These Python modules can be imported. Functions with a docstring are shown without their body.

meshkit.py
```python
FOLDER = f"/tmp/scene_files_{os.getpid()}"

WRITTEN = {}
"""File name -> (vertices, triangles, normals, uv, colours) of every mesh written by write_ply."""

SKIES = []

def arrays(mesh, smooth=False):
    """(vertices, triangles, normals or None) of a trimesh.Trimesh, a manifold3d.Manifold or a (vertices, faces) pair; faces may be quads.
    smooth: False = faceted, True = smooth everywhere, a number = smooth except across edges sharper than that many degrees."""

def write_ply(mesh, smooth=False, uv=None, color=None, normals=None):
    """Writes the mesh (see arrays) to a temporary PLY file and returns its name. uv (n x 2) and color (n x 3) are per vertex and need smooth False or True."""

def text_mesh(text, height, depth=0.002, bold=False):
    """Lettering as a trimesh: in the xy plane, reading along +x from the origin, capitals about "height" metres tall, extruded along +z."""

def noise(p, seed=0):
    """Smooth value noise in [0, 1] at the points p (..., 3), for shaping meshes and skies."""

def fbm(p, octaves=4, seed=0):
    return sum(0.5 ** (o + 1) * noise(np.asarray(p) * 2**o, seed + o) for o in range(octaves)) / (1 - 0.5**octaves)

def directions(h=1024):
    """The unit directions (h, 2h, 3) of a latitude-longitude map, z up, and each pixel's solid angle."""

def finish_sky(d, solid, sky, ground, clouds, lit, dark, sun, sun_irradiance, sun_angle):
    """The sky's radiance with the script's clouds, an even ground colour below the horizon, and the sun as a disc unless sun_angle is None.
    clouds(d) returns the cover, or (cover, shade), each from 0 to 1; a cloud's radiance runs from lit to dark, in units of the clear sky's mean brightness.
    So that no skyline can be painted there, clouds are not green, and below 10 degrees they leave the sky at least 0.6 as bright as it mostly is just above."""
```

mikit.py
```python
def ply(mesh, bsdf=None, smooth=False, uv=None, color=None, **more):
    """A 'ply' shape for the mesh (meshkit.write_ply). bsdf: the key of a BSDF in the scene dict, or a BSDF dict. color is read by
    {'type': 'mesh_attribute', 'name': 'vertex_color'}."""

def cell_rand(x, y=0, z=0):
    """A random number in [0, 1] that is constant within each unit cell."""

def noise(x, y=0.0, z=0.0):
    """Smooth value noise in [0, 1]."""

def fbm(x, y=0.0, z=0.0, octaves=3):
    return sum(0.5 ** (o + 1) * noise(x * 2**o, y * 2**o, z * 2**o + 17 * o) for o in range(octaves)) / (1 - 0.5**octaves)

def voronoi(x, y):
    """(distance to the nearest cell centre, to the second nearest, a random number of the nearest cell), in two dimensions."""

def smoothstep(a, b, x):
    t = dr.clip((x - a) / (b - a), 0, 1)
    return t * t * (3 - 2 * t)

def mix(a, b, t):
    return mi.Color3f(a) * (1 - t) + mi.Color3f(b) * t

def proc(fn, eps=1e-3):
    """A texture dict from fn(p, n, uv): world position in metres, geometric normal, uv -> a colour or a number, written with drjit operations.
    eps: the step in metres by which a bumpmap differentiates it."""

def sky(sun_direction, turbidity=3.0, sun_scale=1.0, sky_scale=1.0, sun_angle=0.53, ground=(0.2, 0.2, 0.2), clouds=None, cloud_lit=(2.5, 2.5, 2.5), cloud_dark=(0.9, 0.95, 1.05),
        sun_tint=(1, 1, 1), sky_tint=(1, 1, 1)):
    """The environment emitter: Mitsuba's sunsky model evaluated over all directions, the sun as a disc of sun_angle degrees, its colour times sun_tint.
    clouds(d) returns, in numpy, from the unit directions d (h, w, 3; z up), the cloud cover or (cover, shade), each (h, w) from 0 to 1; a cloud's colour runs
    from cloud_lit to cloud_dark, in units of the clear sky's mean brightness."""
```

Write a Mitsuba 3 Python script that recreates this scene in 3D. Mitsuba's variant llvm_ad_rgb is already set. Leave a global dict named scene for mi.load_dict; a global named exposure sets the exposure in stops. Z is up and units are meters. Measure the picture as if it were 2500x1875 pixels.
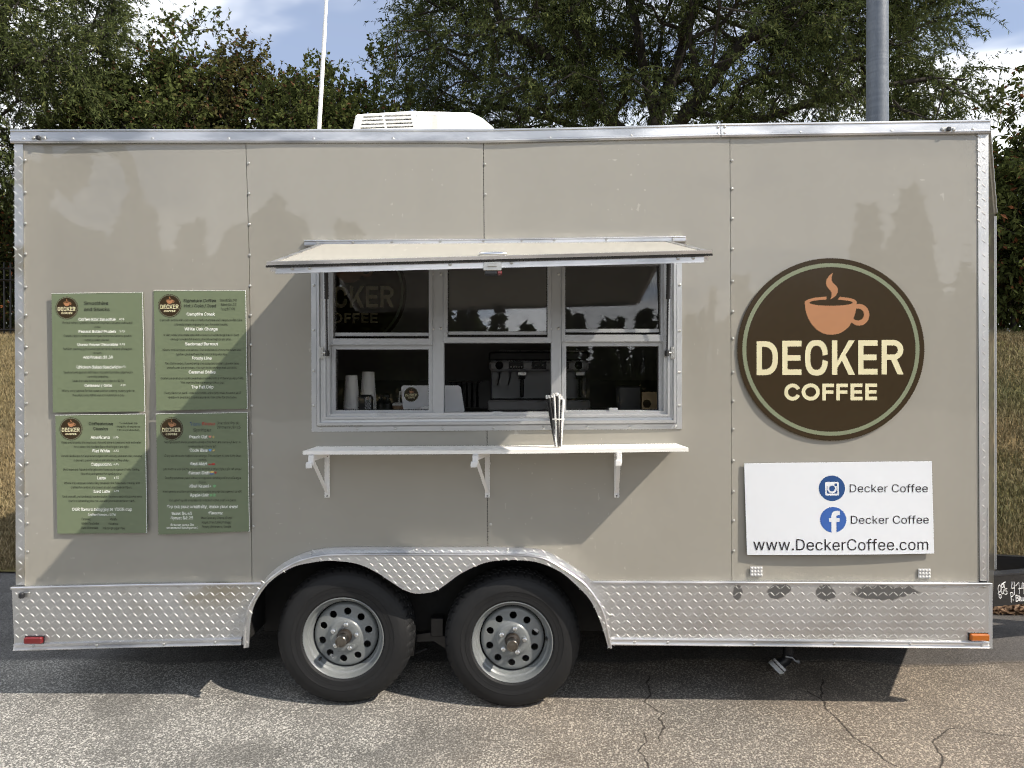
import math
import numpy as np
import drjit as dr
import mitsuba as mi
import trimesh
import manifold3d as m3
from shapely.geometry import Polygon, Point, LineString, box as sbox
from shapely.ops import unary_union
from shapely import affinity
import meshkit, mikit
from mikit import proc, noise, fbm, voronoi, cell_rand, smoothstep, mix

RNG = np.random.default_rng(11)
scene, labels = {"type": "scene"}, {}
T = mi.ScalarTransform4f

# ------------------------------------------------------------------ camera, sky, exposure
F, D, CH = 1750.0, 3.6, 1.6          # lens in pixels of a 2500 wide picture; metres to the trailer's side; eye height over the datum
scene["camera"] = {
    "type": "perspective", "fov": math.degrees(2 * math.atan(1250 / F)), "fov_axis": "x",
    "near_clip": 0.05, "far_clip": 2000.0,
    "to_world": T().look_at(origin=[0, -D, CH], target=[0, 0, CH], up=[0, 0, 1]),
}
SUN = (0.652, -0.345, 0.675)


def clouds(d):
    z = np.maximum(d[..., 2], 0.03) + 0.12
    q = np.stack([d[..., 0] / z * 1.0, d[..., 1] / z * 1.5, 0 * z], -1)
    warp = meshkit.fbm(q * 0.9 + 3.1, 3, 5)
    f = meshkit.fbm(q * 1.25 + np.stack([warp, 0.5 * warp, 0 * warp], -1) * 1.6 + np.array([1.7, 0.3, 0.0]), 6, 9)
    cover = np.clip((f - 0.33) / 0.26, 0, 1)
    cover = cover * cover * (3 - 2 * cover)
    shade = np.clip((meshkit.fbm(q * 2.3 + 9, 4, 3) - 0.45) * 1.6, 0, 0.5)
    low = np.clip((0.34 - d[..., 2]) / 0.30, 0, 1)
    return np.clip(0.22 + 0.74 * cover + 0.42 * low, 0, 0.97), shade


scene["sky"] = mikit.sky(SUN, turbidity=3, sun_scale=1.3, sky_scale=1.0, clouds=clouds, cloud_lit=(4.9, 5.0, 5.1), cloud_dark=(4.6, 4.72, 4.9),
                         ground=(0.17, 0.16, 0.14), sun_tint=(0.90, 0.99, 1.16), sky_tint=(0.80, 0.99, 1.22))
exposure = 1.72

# ------------------------------------------------------------------ bookkeeping
USED = {}


def key_for(name):
    n = USED.get(name, -1) + 1
    USED[name] = n
    return name if n == 0 else f"{name}_{n:03d}"


def thing(name, label, category, group=None):
    k = key_for(name)
    labels[k] = {"label": label, "category": category}
    if group:
        labels[k]["group"] = group
    return k


def part(parent, name, mesh, mat, smooth=False, label=None, stuff=False, **more):
    k = key_for(parent + "__" + name)
    scene[k] = mikit.ply(mesh, mat, smooth=smooth, **more)
    if label or stuff:
        labels[k] = {}
        if label:
            labels[k]["label"] = label
        if stuff:
            labels[k]["kind"] = "stuff"
    return k


def struct(name, mesh, mat, label, smooth=False, kind="structure", category=None, **more):
    k = key_for(name)
    scene[k] = mikit.ply(mesh, mat, smooth=smooth, **more)
    labels[k] = {"label": label, "kind": kind}
    if category:
        labels[k]["category"] = category
    return k


# ------------------------------------------------------------------ geometry helpers
S = F / D


def W(px, py):
    """A point measured on the photograph of the trailer's flat side -> (x, z) in metres on that side."""
    return ((px - 1250) / S, CH - (py - 937.5) / S)


def at(px, py, y):
    d = D + y
    return np.array([(px - 1250) / F * d, y, CH - (py - 937.5) / F * d])


def poly(pts, raw=False):
    return Polygon(pts if raw else [W(*p) for p in pts])


def cat(ms):
    return trimesh.util.concatenate([m for m in ms if m is not None])


def tm(man):
    m = man.to_mesh()
    return trimesh.Trimesh(np.array(m.vert_properties[:, :3]), np.array(m.tri_verts), process=False)


def geoms(p):
    return [g for g in getattr(p, "geoms", [p]) if g.geom_type == "Polygon" and g.area > 1e-9]


def stand(mesh, y1):
    """(x, y, z) -> (x, y1 - z, y): what was drawn flat stands upright, facing the camera."""
    v = np.array(mesh.vertices)
    mesh.vertices = np.stack([v[:, 0], y1 - v[:, 2], v[:, 1]], 1)
    return mesh


def plate(p, y0, y1):
    """The outline p (x, z) as a plate from depth y0 (near) to y1."""
    return cat([stand(trimesh.creation.extrude_polygon(g, y1 - y0, engine="earcut"), y1) for g in geoms(p)])


def sheet(p, y):
    """The outline p (x, z) as flat print facing the camera at depth y."""
    out = []
    for g in geoms(p):
        v, f = trimesh.creation.triangulate_polygon(g, engine="earcut")
        m = trimesh.Trimesh(np.column_stack([v, np.zeros(len(v))]), f, process=False)
        out.append(stand(m, y))
    m = cat(out)
    flip = m.face_normals[:, 1] > 0
    f = np.array(m.faces)
    f[flip] = f[flip][:, ::-1]
    return trimesh.Trimesh(m.vertices, f, process=False)


def bx(x0, x1, y0, y1, z0, z1, bevel=0.0):
    if bevel > 0:
        b = bevel
        pts = []
        for sx in (0, 1):
            for sy in (0, 1):
                for sz in (0, 1):
                    c = np.array([(x0, x1)[sx], (y0, y1)[sy], (z0, z1)[sz]])
                    s = np.array([1 - 2 * sx, 1 - 2 * sy, 1 - 2 * sz]) * b
                    for a in range(3):
                        q = c + s
                        q[a] = c[a]
                        pts.append(q)
        return tm(m3.Manifold.hull_points(np.array(pts)))
    m = trimesh.creation.box((x1 - x0, y1 - y0, z1 - z0))
    m.apply_translation(((x0 + x1) / 2, (y0 + y1) / 2, (z0 + z1) / 2))
    return m


def wbox(px0, px1, py0, py1, y0, y1, bevel=0.0):
    xa, za = W(px0, py0)
    xb, zb = W(px1, py1)
    return bx(xa, xb, y0, y1, zb, za, bevel)


def tube(path, rad, n=8, caps=True):
    path = np.asarray(path, float)
    rad = np.broadcast_to(np.asarray(rad, float), (len(path),))
    t = np.gradient(path, axis=0)
    t /= np.maximum(np.linalg.norm(t, axis=1, keepdims=True), 1e-9)
    up = np.where(np.abs(t[:, 2:3]) > 0.9, [[1.0, 0, 0]], [[0, 0, 1.0]])
    u = np.cross(t, up)
    u /= np.linalg.norm(u, axis=1, keepdims=True)
    for i in range(1, len(u)):
        if u[i] @ u[i - 1] < 0:
            u[i] = -u[i]
        w = u[i - 1] - t[i] * (u[i - 1] @ t[i])
        u[i] = w / max(np.linalg.norm(w), 1e-9)
    v = np.cross(t, u)
    a = np.arange(n) / n * 2 * np.pi
    ring = u[:, None] * np.cos(a)[None, :, None] + v[:, None] * np.sin(a)[None, :, None]
    vs = (path[:, None] + ring * rad[:, None, None]).reshape(-1, 3)
    m = len(path)
    i, j = np.meshgrid(np.arange(m - 1), np.arange(n), indexing="ij")
    a0, a1 = i * n + j, i * n + (j + 1) % n
    fs = [np.stack([a0, a1, a1 + n], -1).reshape(-1, 3), np.stack([a0, a1 + n, a0 + n], -1).reshape(-1, 3)]
    if caps:
        vs = np.vstack([vs, path[:1], path[-1:]])
        k = np.arange(n)
        fs.append(np.stack([np.full(n, m * n), (k + 1) % n, k], -1))
        fs.append(np.stack([np.full(n, m * n + 1), (m - 1) * n + k, (m - 1) * n + (k + 1) % n], -1))
    return trimesh.Trimesh(vs, np.vstack(fs), process=False)


def sweep(path, profile, closed=False):
    """A trim: the profile [(y, dz)] carried along the line path [(x, z)] on the wall."""
    path, pr = np.asarray(path, float), np.asarray(profile, float)
    m, n = len(path), len(pr)
    v = np.zeros((m, n, 3))
    v[..., 0] = path[:, None, 0]
    v[..., 1] = pr[None, :, 0]
    v[..., 2] = path[:, None, 1] + pr[None, :, 1]
    f = []
    for i in range(m - 1):
        for j in range(n - 1 + int(closed)):
            a, b = i * n + j, i * n + (j + 1) % n
            f += [(a, b, b + n), (a, b + n, a + n)]
    for e in (0, m - 1):
        o = list(range(e * n, e * n + n))
        for j in range(1, n - 1):
            f.append((o[0], o[j], o[j + 1]) if e == 0 else (o[0], o[j + 1], o[j]))
    mesh = trimesh.Trimesh(v.reshape(-1, 3), f, process=False)
    return mesh


def frame(c, profile):
    """A picture frame about the corners c (TL, TR, BR, BL in (x, z)): the profile [(inset, y)] with mitred corners."""
    c = np.asarray(c, float)
    s = np.array([[1, -1], [-1, -1], [-1, 1], [1, 1]], float)
    v, n = [], len(profile)
    for q, y in profile:
        p = c + s * (np.asarray(q) if np.ndim(q) == 0 else np.asarray(q))
        v.append(np.column_stack([p[:, 0], np.full(4, y), p[:, 1]]))
    v = np.array(v)
    f = []
    vs = []
    for k in range(n - 1):                     # facets of their own so that every step shows its edge
        for i in range(4):
            b = len(vs)
            vs += [v[k, i], v[k, (i + 1) % 4], v[k + 1, (i + 1) % 4], v[k + 1, i]]
            f += [(b, b + 1, b + 2), (b, b + 2, b + 3)]
    m = trimesh.Trimesh(vs, f, process=False)
    m.invert()
    return m


def quad(px0, py0, px1, py1):
    return [W(px0, py0), W(px1, py0), W(px1, py1), W(px0, py1)]


def lathe(profile, n=64, axis="z"):
    """Revolves [(r, h)] about an axis; 'y' makes the axis the depth, h running towards the camera."""
    pr = np.asarray(profile, float)
    a = np.arange(n) / n * 2 * np.pi
    v = np.stack([pr[:, None, 0] * np.cos(a), pr[:, None, 0] * np.sin(a), np.broadcast_to(pr[:, None, 1], (len(pr), n))], -1)
    if axis == "y":
        v = np.stack([v[..., 0], -v[..., 2], v[..., 1]], -1)
    i, j = np.meshgrid(np.arange(len(pr) - 1), np.arange(n), indexing="ij")
    a0, a1 = i * n + j, i * n + (j + 1) % n
    f = np.vstack([np.stack([a0, a1, a1 + n], -1).reshape(-1, 3), np.stack([a0, a1 + n, a0 + n], -1).reshape(-1, 3)])
    return trimesh.Trimesh(v.reshape(-1, 3), f, process=False)


def moved(m, dx=0, dy=0, dz=0):
    m = m.copy()
    m.apply_translation((dx, dy, dz))
    return m


def dome(r, h, n=8):
    return lathe([(r, 0), (r * 0.92, h * 0.5), (r * 0.55, h * 0.92), (0.0001, h)], n, "y")


RIVET = dome(0.0078, 0.0048, 10)


def rivets(pts, y):
    return cat([moved(RIVET, x, y, z) for x, z in pts])


_LUG = {}


def lug(big):
    if big not in _LUG:
        L, w, h = (0.0150, 0.0028, 0.0018) if big else (0.0140, 0.0019, 0.0010)
        a = np.arange(10) / 10 * 2 * np.pi
        base = np.column_stack([np.cos(a) * L, np.sin(a) * w * (0.75 + 0.25 * np.abs(np.sin(a))), 0 * a])
        top = np.column_stack([np.cos(a) * L * 0.62, np.sin(a) * w * 0.38, 0 * a + h])
        v = np.vstack([base, top, [[0, 0, h * 1.12]]])
        f = []
        for k in range(10):
            k2 = (k + 1) % 10
            f += [(k, k2, 10 + k2), (k, 10 + k2, 10 + k), (10 + k, 10 + k2, 20)]
        _LUG[big] = (v, np.array(f))
    return _LUG[big]


def lugs(p, y, dx=0.0515, dz=0.0350, origin=(0.0, 0.0)):
    """The raised lozenges of a chequer plate: alternating ones lean left and right."""
    from shapely import contains_xy
    inner = p.buffer(-0.006)
    x0, z0, x1, z1 = p.bounds
    vs, fs, n = [], [], 0
    for r in range(int((z0 - origin[1]) / dz) - 1, int((z1 - origin[1]) / dz) + 2):
        for c in range(int((x0 - origin[0]) / dx) - 1, int((x1 - origin[0]) / dx) + 2):
            for big in (True, False):
                x = origin[0] + (c + 0.5 * (r % 2) + (0 if big else 0.5)) * dx
                z = origin[1] + r * dz
                if not contains_xy(inner, x, z):
                    continue
                v, f = lug(big)
                a = math.radians(-43 if big else 38)
                q = np.column_stack([v[:, 0] * math.cos(a) - v[:, 1] * math.sin(a), v[:, 0] * math.sin(a) + v[:, 1] * math.cos(a)])
                vs.append(np.column_stack([x + q[:, 0], y - v[:, 2], z + q[:, 1]]))
                fs.append(f + n)
                n += len(v)
    return trimesh.Trimesh(np.vstack(vs), np.vstack(fs), process=False)


_GLYPH = {}


def glyphs(text, bold=False, thin=0.0):
    """(outline polygon with capitals 1 high from the baseline at 0, width)."""
    k = (text, bold, thin)
    if k not in _GLYPH:
        m = meshkit.text_mesh(text, 1.0, depth=0.1, bold=bold)
        n = m.face_normals[:, 2] > 0.5
        tri = m.triangles[n][:, :, :2]
        if thin:
            p = unary_union([Polygon(t) for t in tri]).buffer(0.001).buffer(-thin)
            v, f = [], []
            for g in geoms(p):
                a, b = trimesh.creation.triangulate_polygon(g, engine="earcut")
                f.append(b + sum(map(len, v)))
                v.append(a)
            _GLYPH[k] = (np.vstack(v), np.vstack(f))
        else:
            _GLYPH[k] = (tri.reshape(-1, 2), np.arange(len(tri) * 3).reshape(-1, 3))
    return _GLYPH[k]


def lettering(items, y):
    """Flat print: items of (text, x left, x right, z baseline, capital height, bold, thin) -> one sheet of letters at depth y."""
    vs, fs, n = [], [], 0
    for text, xl, xr, zb, h, bold, thin in items:
        v, f = glyphs(text, bold, thin)
        w0, w1 = v[:, 0].min(), v[:, 0].max()
        x = xl + (v[:, 0] - w0) / (w1 - w0) * (xr - xl)
        vs.append(np.column_stack([x, np.full(len(v), 0.0) + (y if np.ndim(y) == 0 else 0), zb + v[:, 1] * h]))
        fs.append(f + n)
        n += len(v)
    m = trimesh.Trimesh(np.vstack(vs), np.vstack(fs), process=False)
    if (m.face_normals[:, 1] > 0).mean() > 0.5:
        m.invert()
    return m


# ------------------------------------------------------------------ materials
def rgb(*c):
    return {"type": "rgb", "value": list(c)}


def mat(name, **d):
    scene[name] = d
    return name


def simple(name, color, rough=0.5, metallic=0.0, spec=0.5, two=True, **more):
    b = {"type": "principled", "base_color": rgb(*color) if isinstance(color, tuple) else color, "roughness": rough, "metallic": metallic, "specular": spec, **more}
    scene[name] = {"type": "twosided", "bsdf": b} if two else b
    return name


def paint_color(p, n, uv):
    a = fbm(p.x * 1.3 + 7, p.z * 1.3, p.y * 0.7, 3)
    streak = noise(p.x * 14, p.z * 0.9, 3.0)
    dust = smoothstep(1.35, 0.55, p.z) * 0.5
    c = mix((0.304, 0.292, 0.256), (0.328, 0.316, 0.278), a * 0.7 + streak * 0.3)
    c = mix(c, mi.Color3f(0.285, 0.268, 0.222), dust * fbm(p.x * 3, p.z * 3, 1.0, 3))
    scuff = smoothstep(0.93, 0.97, noise(p.x * 60, p.z * 40, 11.0)) * smoothstep(0.58, 0.70, noise(p.x * 1.9, p.z * 2.3, 5.0)) * 0.45
    return mix(c, mi.Color3f(0.50, 0.49, 0.45), scuff)


scene["mat_paint"] = {"type": "twosided", "bsdf": {"type": "plastic", "diffuse_reflectance": proc(paint_color), "int_ior": 1.52, "nonlinear": False}}
scene["mat_paint_matt"] = {"type": "twosided", "bsdf": {"type": "principled", "base_color": proc(paint_color), "roughness": 0.55, "specular": 0.2}}


def polished_reflection(p):
    """Four patches near the top of the front skirt worn smooth; their dark reflection is painted into the colour."""
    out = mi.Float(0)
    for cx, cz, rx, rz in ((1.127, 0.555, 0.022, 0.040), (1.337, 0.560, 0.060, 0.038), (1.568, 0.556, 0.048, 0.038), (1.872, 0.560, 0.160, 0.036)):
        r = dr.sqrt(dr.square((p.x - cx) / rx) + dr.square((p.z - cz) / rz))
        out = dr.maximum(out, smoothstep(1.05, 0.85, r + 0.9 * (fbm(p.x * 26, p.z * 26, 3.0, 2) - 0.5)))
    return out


def plate_color(p, n, uv):
    st = smoothstep(0.46, 0.66, fbm(p.x * 2.2 + 3, p.z * 4.5, 2.0, 4)) * smoothstep(0.42, 0.58, p.z) * smoothstep(-1.1, -1.5, p.x)
    film = fbm(p.x * 5, p.z * 5, p.y * 5, 3)
    c = mix((0.66, 0.67, 0.68), (0.54, 0.55, 0.555), film)
    low = smoothstep(0.50, 0.28, p.z) * 0.35
    c = mix(c, mi.Color3f(0.46, 0.45, 0.43), low * fbm(p.x * 7, p.z * 7, 4.0, 3) * 1.4)
    c = mix(c, mi.Color3f(0.36, 0.31, 0.20), st * 0.75)
    return mix(c, mi.Color3f(0.20, 0.225, 0.26), polished_reflection(p) * 0.85)  # dark blue reflection on the worn patches, painted into the plate colour


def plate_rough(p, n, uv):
    spot = polished_reflection(p)
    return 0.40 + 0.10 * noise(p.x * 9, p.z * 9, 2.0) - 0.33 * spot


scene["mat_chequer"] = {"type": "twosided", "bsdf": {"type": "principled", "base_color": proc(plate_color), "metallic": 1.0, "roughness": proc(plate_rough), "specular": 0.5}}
simple("mat_lug", (0.66, 0.66, 0.655), 0.55, 0.75)


def brushed(p, n, uv):
    return mix((0.82, 0.82, 0.83), (0.44, 0.455, 0.48), smoothstep(0.35, 0.75, fbm(p.x * 3.6, p.z * 14, p.y * 9, 4)))


scene["mat_aluminium"] = {"type": "twosided", "bsdf": {"type": "principled", "base_color": proc(brushed), "metallic": 1.0, "roughness": 0.36}}
simple("mat_aluminium_matt", (0.42, 0.435, 0.45), 0.45, 0.6)


def framed(p, n, uv):
    return mix((0.60, 0.61, 0.615), (0.42, 0.435, 0.45), fbm(p.x * 5, p.z * 9, p.y * 40, 3))


scene["mat_aluminium_frame"] = {"type": "twosided", "bsdf": {"type": "principled", "base_color": proc(framed), "metallic": 0.65, "roughness": 0.38}}
simple("mat_screw", (0.52, 0.52, 0.50), 0.33, 0.9)
simple("mat_black_rubber", (0.012, 0.012, 0.012), 0.6)
simple("mat_black_paint", (0.010, 0.010, 0.011), 0.35)
simple("mat_dark_liner", (0.006, 0.006, 0.006), 0.8)
simple("mat_steel", (0.72, 0.72, 0.71), 0.25, 1.0)
simple("mat_hub", (0.20, 0.185, 0.165), 0.28, 1.0)
simple("mat_grease", (0.020, 0.015, 0.011), 0.5)


def tyre_color(p, n, uv):
    return mix((0.0075, 0.0080, 0.0090), (0.0140, 0.0145, 0.0155), fbm(p.x * 9, p.z * 9, p.y * 9, 4))


scene["mat_tyre"] = {"type": "twosided", "bsdf": {"type": "principled", "base_color": proc(tyre_color), "roughness": 0.6, "specular": 0.35}}
simple("mat_rim", (0.168, 0.182, 0.186), 0.40, 0.12, clearcoat=0.4, clearcoat_gloss=0.8)


def ac_color(p, n, uv):
    st = fbm(p.x * 22, p.z * 3.2, 1.0, 4) * smoothstep(2.9, 3.05, p.z)
    return mix((0.80, 0.80, 0.775), (0.50, 0.49, 0.44), smoothstep(0.50, 0.80, st) * 0.65)


scene["mat_ac"] = {"type": "twosided", "bsdf": {"type": "principled", "base_color": proc(ac_color), "roughness": 0.45, "specular": 0.4}}


def shelf_color(p, n, uv):
    return mix((0.80, 0.79, 0.75), (0.55, 0.52, 0.46), smoothstep(0.66, 0.80, fbm(p.x * 6, p.z * 45, p.y * 30, 4)) * 0.7)


scene["mat_shelf"] = {"type": "twosided", "bsdf": {"type": "principled", "base_color": proc(shelf_color), "roughness": 0.42}}
simple("mat_white", (0.74, 0.74, 0.73), 0.4)
simple("mat_white_print", (0.78, 0.80, 0.74), 0.45)
simple("mat_sign_white", (0.66, 0.69, 0.73), 0.30)
simple("mat_sign_edge", (0.80, 0.80, 0.78), 0.35)
simple("mat_menu_green", (0.152, 0.186, 0.113), 0.33)
simple("mat_menu_dark", (0.018, 0.024, 0.011), 0.5)
simple("mat_logo_brown", (0.034, 0.022, 0.009), 0.35, spec=0.12, clearcoat=0.5, clearcoat_gloss=0.97)
simple("mat_logo_green", (0.195, 0.222, 0.145), 0.3)
simple("mat_logo_orange", (0.385, 0.185, 0.090), 0.3)
simple("mat_logo_cream", (0.66, 0.615, 0.40), 0.3)
simple("mat_ink", (0.010, 0.010, 0.014), 0.4)
simple("mat_blue_dark", (0.016, 0.062, 0.195), 0.35)
simple("mat_blue", (0.035, 0.105, 0.36), 0.35)
simple("mat_red_lens", (0.13, 0.004, 0.006), 0.15, clearcoat=1.0, clearcoat_gloss=0.97)
simple("mat_amber_lens", (0.38, 0.10, 0.004), 0.15, clearcoat=1.0, clearcoat_gloss=0.97)
simple("mat_clear_lens", (0.55, 0.55, 0.54), 0.12, clearcoat=1.0, clearcoat_gloss=0.97)
simple("mat_chalk", (0.75, 0.75, 0.74), 0.8)
simple("mat_interior", (0.25, 0.248, 0.24), 0.5)
simple("mat_counter", (0.12, 0.12, 0.12), 0.35, 0.6)
simple("mat_cup", (0.80, 0.80, 0.78), 0.5)
simple("mat_grey_shell", (0.64, 0.65, 0.67), 0.4)
simple("mat_kraft", (0.42, 0.31, 0.17), 0.7)
simple("mat_dark_plastic", (0.014, 0.015, 0.018), 0.4)
simple("mat_coffee", (0.30, 0.20, 0.13), 0.3)
simple("mat_red", (0.42, 0.02, 0.02), 0.4)
simple("mat_pink", (0.55, 0.22, 0.17), 0.5)
simple("mat_yellow", (0.65, 0.47, 0.16), 0.5)
simple("mat_sky_blue", (0.14, 0.30, 0.62), 0.5)
simple("mat_apple", (0.16, 0.36, 0.16), 0.5)
scene["mat_pane"] = {"type": "thindielectric", "int_ior": 1.55}
scene["mat_clear_plastic"] = {"type": "thindielectric", "int_ior": 1.6}


def pole_color(p, n, uv):
    r = noise(p.z * 55, 3.0, noise(p.x * 9, p.y * 9, p.z * 2) * 2)
    return mix((0.085, 0.105, 0.135), (0.150, 0.172, 0.205), r * 0.6 + fbm(p.x * 4, p.z * 3, 1.0, 3) * 0.4)


scene["mat_pole"] = {"type": "principled", "base_color": proc(pole_color), "roughness": 0.5, "metallic": 0.1}

CRACKS = []


def crack(pts):
    CRACKS.append(np.array(pts, float))


def G(px, py):
    """A pixel of the pavement in the photograph -> (x, y) on the ground."""
    d = (CH + 0.045) / ((py - 937.5) / F)
    return ((px - 1250) / F * d, d - D)


def zc(pts):
    return [G(1500 + x / 2.212, 1560 + y / 2.212) for x, y in pts]


crack(zc([(165, 335), (205, 365), (270, 395), (250, 430), (278, 465), (240, 520), (235, 545)]))
crack(zc([(160, 500), (168, 560), (130, 595), (160, 640), (185, 665), (196, 720)]))
crack(zc([(1045, 268), (1105, 295), (1150, 360), (1190, 405), (1240, 455), (1290, 515), (1380, 570), (1455, 620), (1495, 655), (1600, 695)]))
crack(zc([(1135, 205), (1115, 245), (1125, 300)]))
crack(zc([(1790, 470), (1755, 490), (1710, 535), (1745, 585), (1770, 630), (1750, 680), (1740, 700)]))
crack(zc([(1790, 470), (1890, 455), (2010, 480), (2212, 500)]))
crack(zc([(185, 195), (190, 290), (165, 335)]))


def asphalt_color(p, n, uv):
    jit = 0.018
    x = p.x + jit * (fbm(p.x * 14, p.y * 14, 1.0, 3) - 0.5) * 2
    y = p.y + jit * (fbm(p.x * 14 + 9, p.y * 14, 5.0, 3) - 0.5) * 2
    dmin = mi.Float(9)
    for c in CRACKS:
        for (ax, ay), (bx_, by_) in zip(c[:-1], c[1:]):
            ex, ey = bx_ - ax, by_ - ay
            L2 = ex * ex + ey * ey
            t = dr.clip(((x - ax) * ex + (y - ay) * ey) / L2, 0, 1)
            dmin = dr.minimum(dmin, dr.square(x - ax - t * ex) + dr.square(y - ay - t * ey))
    dmin = dr.sqrt(dmin)
    a, b, w = voronoi(p.x * 150, p.y * 150)
    a2, b2, w2 = voronoi(p.x * 88 + 5, p.y * 88)
    big = fbm(p.x * 0.9 + 4, p.y * 0.9, 2.0, 4)
    mid = fbm(p.x * 4.5, p.y * 4.5, 7.0, 3)
    clay = smoothstep(-0.6, 1.6, p.x + (big - 0.5) * 2.2)
    binder = mix((0.112, 0.110, 0.104), (0.116, 0.097, 0.078), clay)
    stone = mix((0.36, 0.35, 0.328), (0.295, 0.255, 0.208), clay)
    light = 0.50 + 0.50 * w
    cov = smoothstep(0.62, 0.30, a) * smoothstep(0.22, 0.55, w)
    cov2 = smoothstep(0.55, 0.25, a2) * smoothstep(0.55, 0.8, w2)
    c = mix(binder, stone * light, cov * 0.80)
    c = mix(c, stone * (0.8 + 0.5 * w2), cov2)
    c = c * (0.80 + 0.42 * mid) * (0.86 + 0.3 * big)
    worn = smoothstep(0.60, 0.76, fbm(p.x * 2.3 + 11, p.y * 2.3, 3.0, 4)) * 0.45
    c = mix(c, binder * 0.8, worn)
    # older, darker surface behind the seam
    seam = 0.62 + 0.05 * (noise(p.x * 3, 1.0, 2.0) - 0.5) * 2 + 0.03 * p.x
    far = smoothstep(seam - 0.02, seam + 0.05, p.y)
    c = mix(c, mi.Color3f(0.055, 0.056, 0.060) * (0.6 + 0.8 * w) * (0.7 + 0.6 * mid), far * 0.75)
    line = smoothstep(0.016, 0.0, dr.abs(p.y - seam)) * smoothstep(0.9, 1.6, p.x)
    c = c * (1 - 0.35 * line)
    k = smoothstep(0.0070, 0.001, dmin) * smoothstep(0.26, 0.50, noise(p.x * 17, p.y * 17, 3.0) + 0.25)
    return mix(c, mi.Color3f(0.018, 0.014, 0.011), k * 0.85)


def asphalt_bump(p, n, uv):
    a, b, w = voronoi(p.x * 150, p.y * 150)
    return (1 - smoothstep(0.0, 0.7, a)) * (0.4 + 0.6 * w)


scene["mat_asphalt"] = {"type": "twosided", "bsdf": {"type": "bumpmap", "scale": 0.0014, "arbitrary": proc(asphalt_bump, eps=0.0015),
                        "bsdf": {"type": "principled", "base_color": proc(asphalt_color), "roughness": 0.75, "specular": 0.35}}}


def turf_color(p, n, uv):
    a = fbm(p.x * 1.1, p.y * 1.1, p.z, 4)
    b = fbm(p.x * 9, p.y * 9, p.z * 9, 3)
    c = mix((0.17, 0.125, 0.060), (0.125, 0.115, 0.045), smoothstep(0.4, 0.65, a))
    return c * (0.45 + 1.0 * b)


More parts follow.
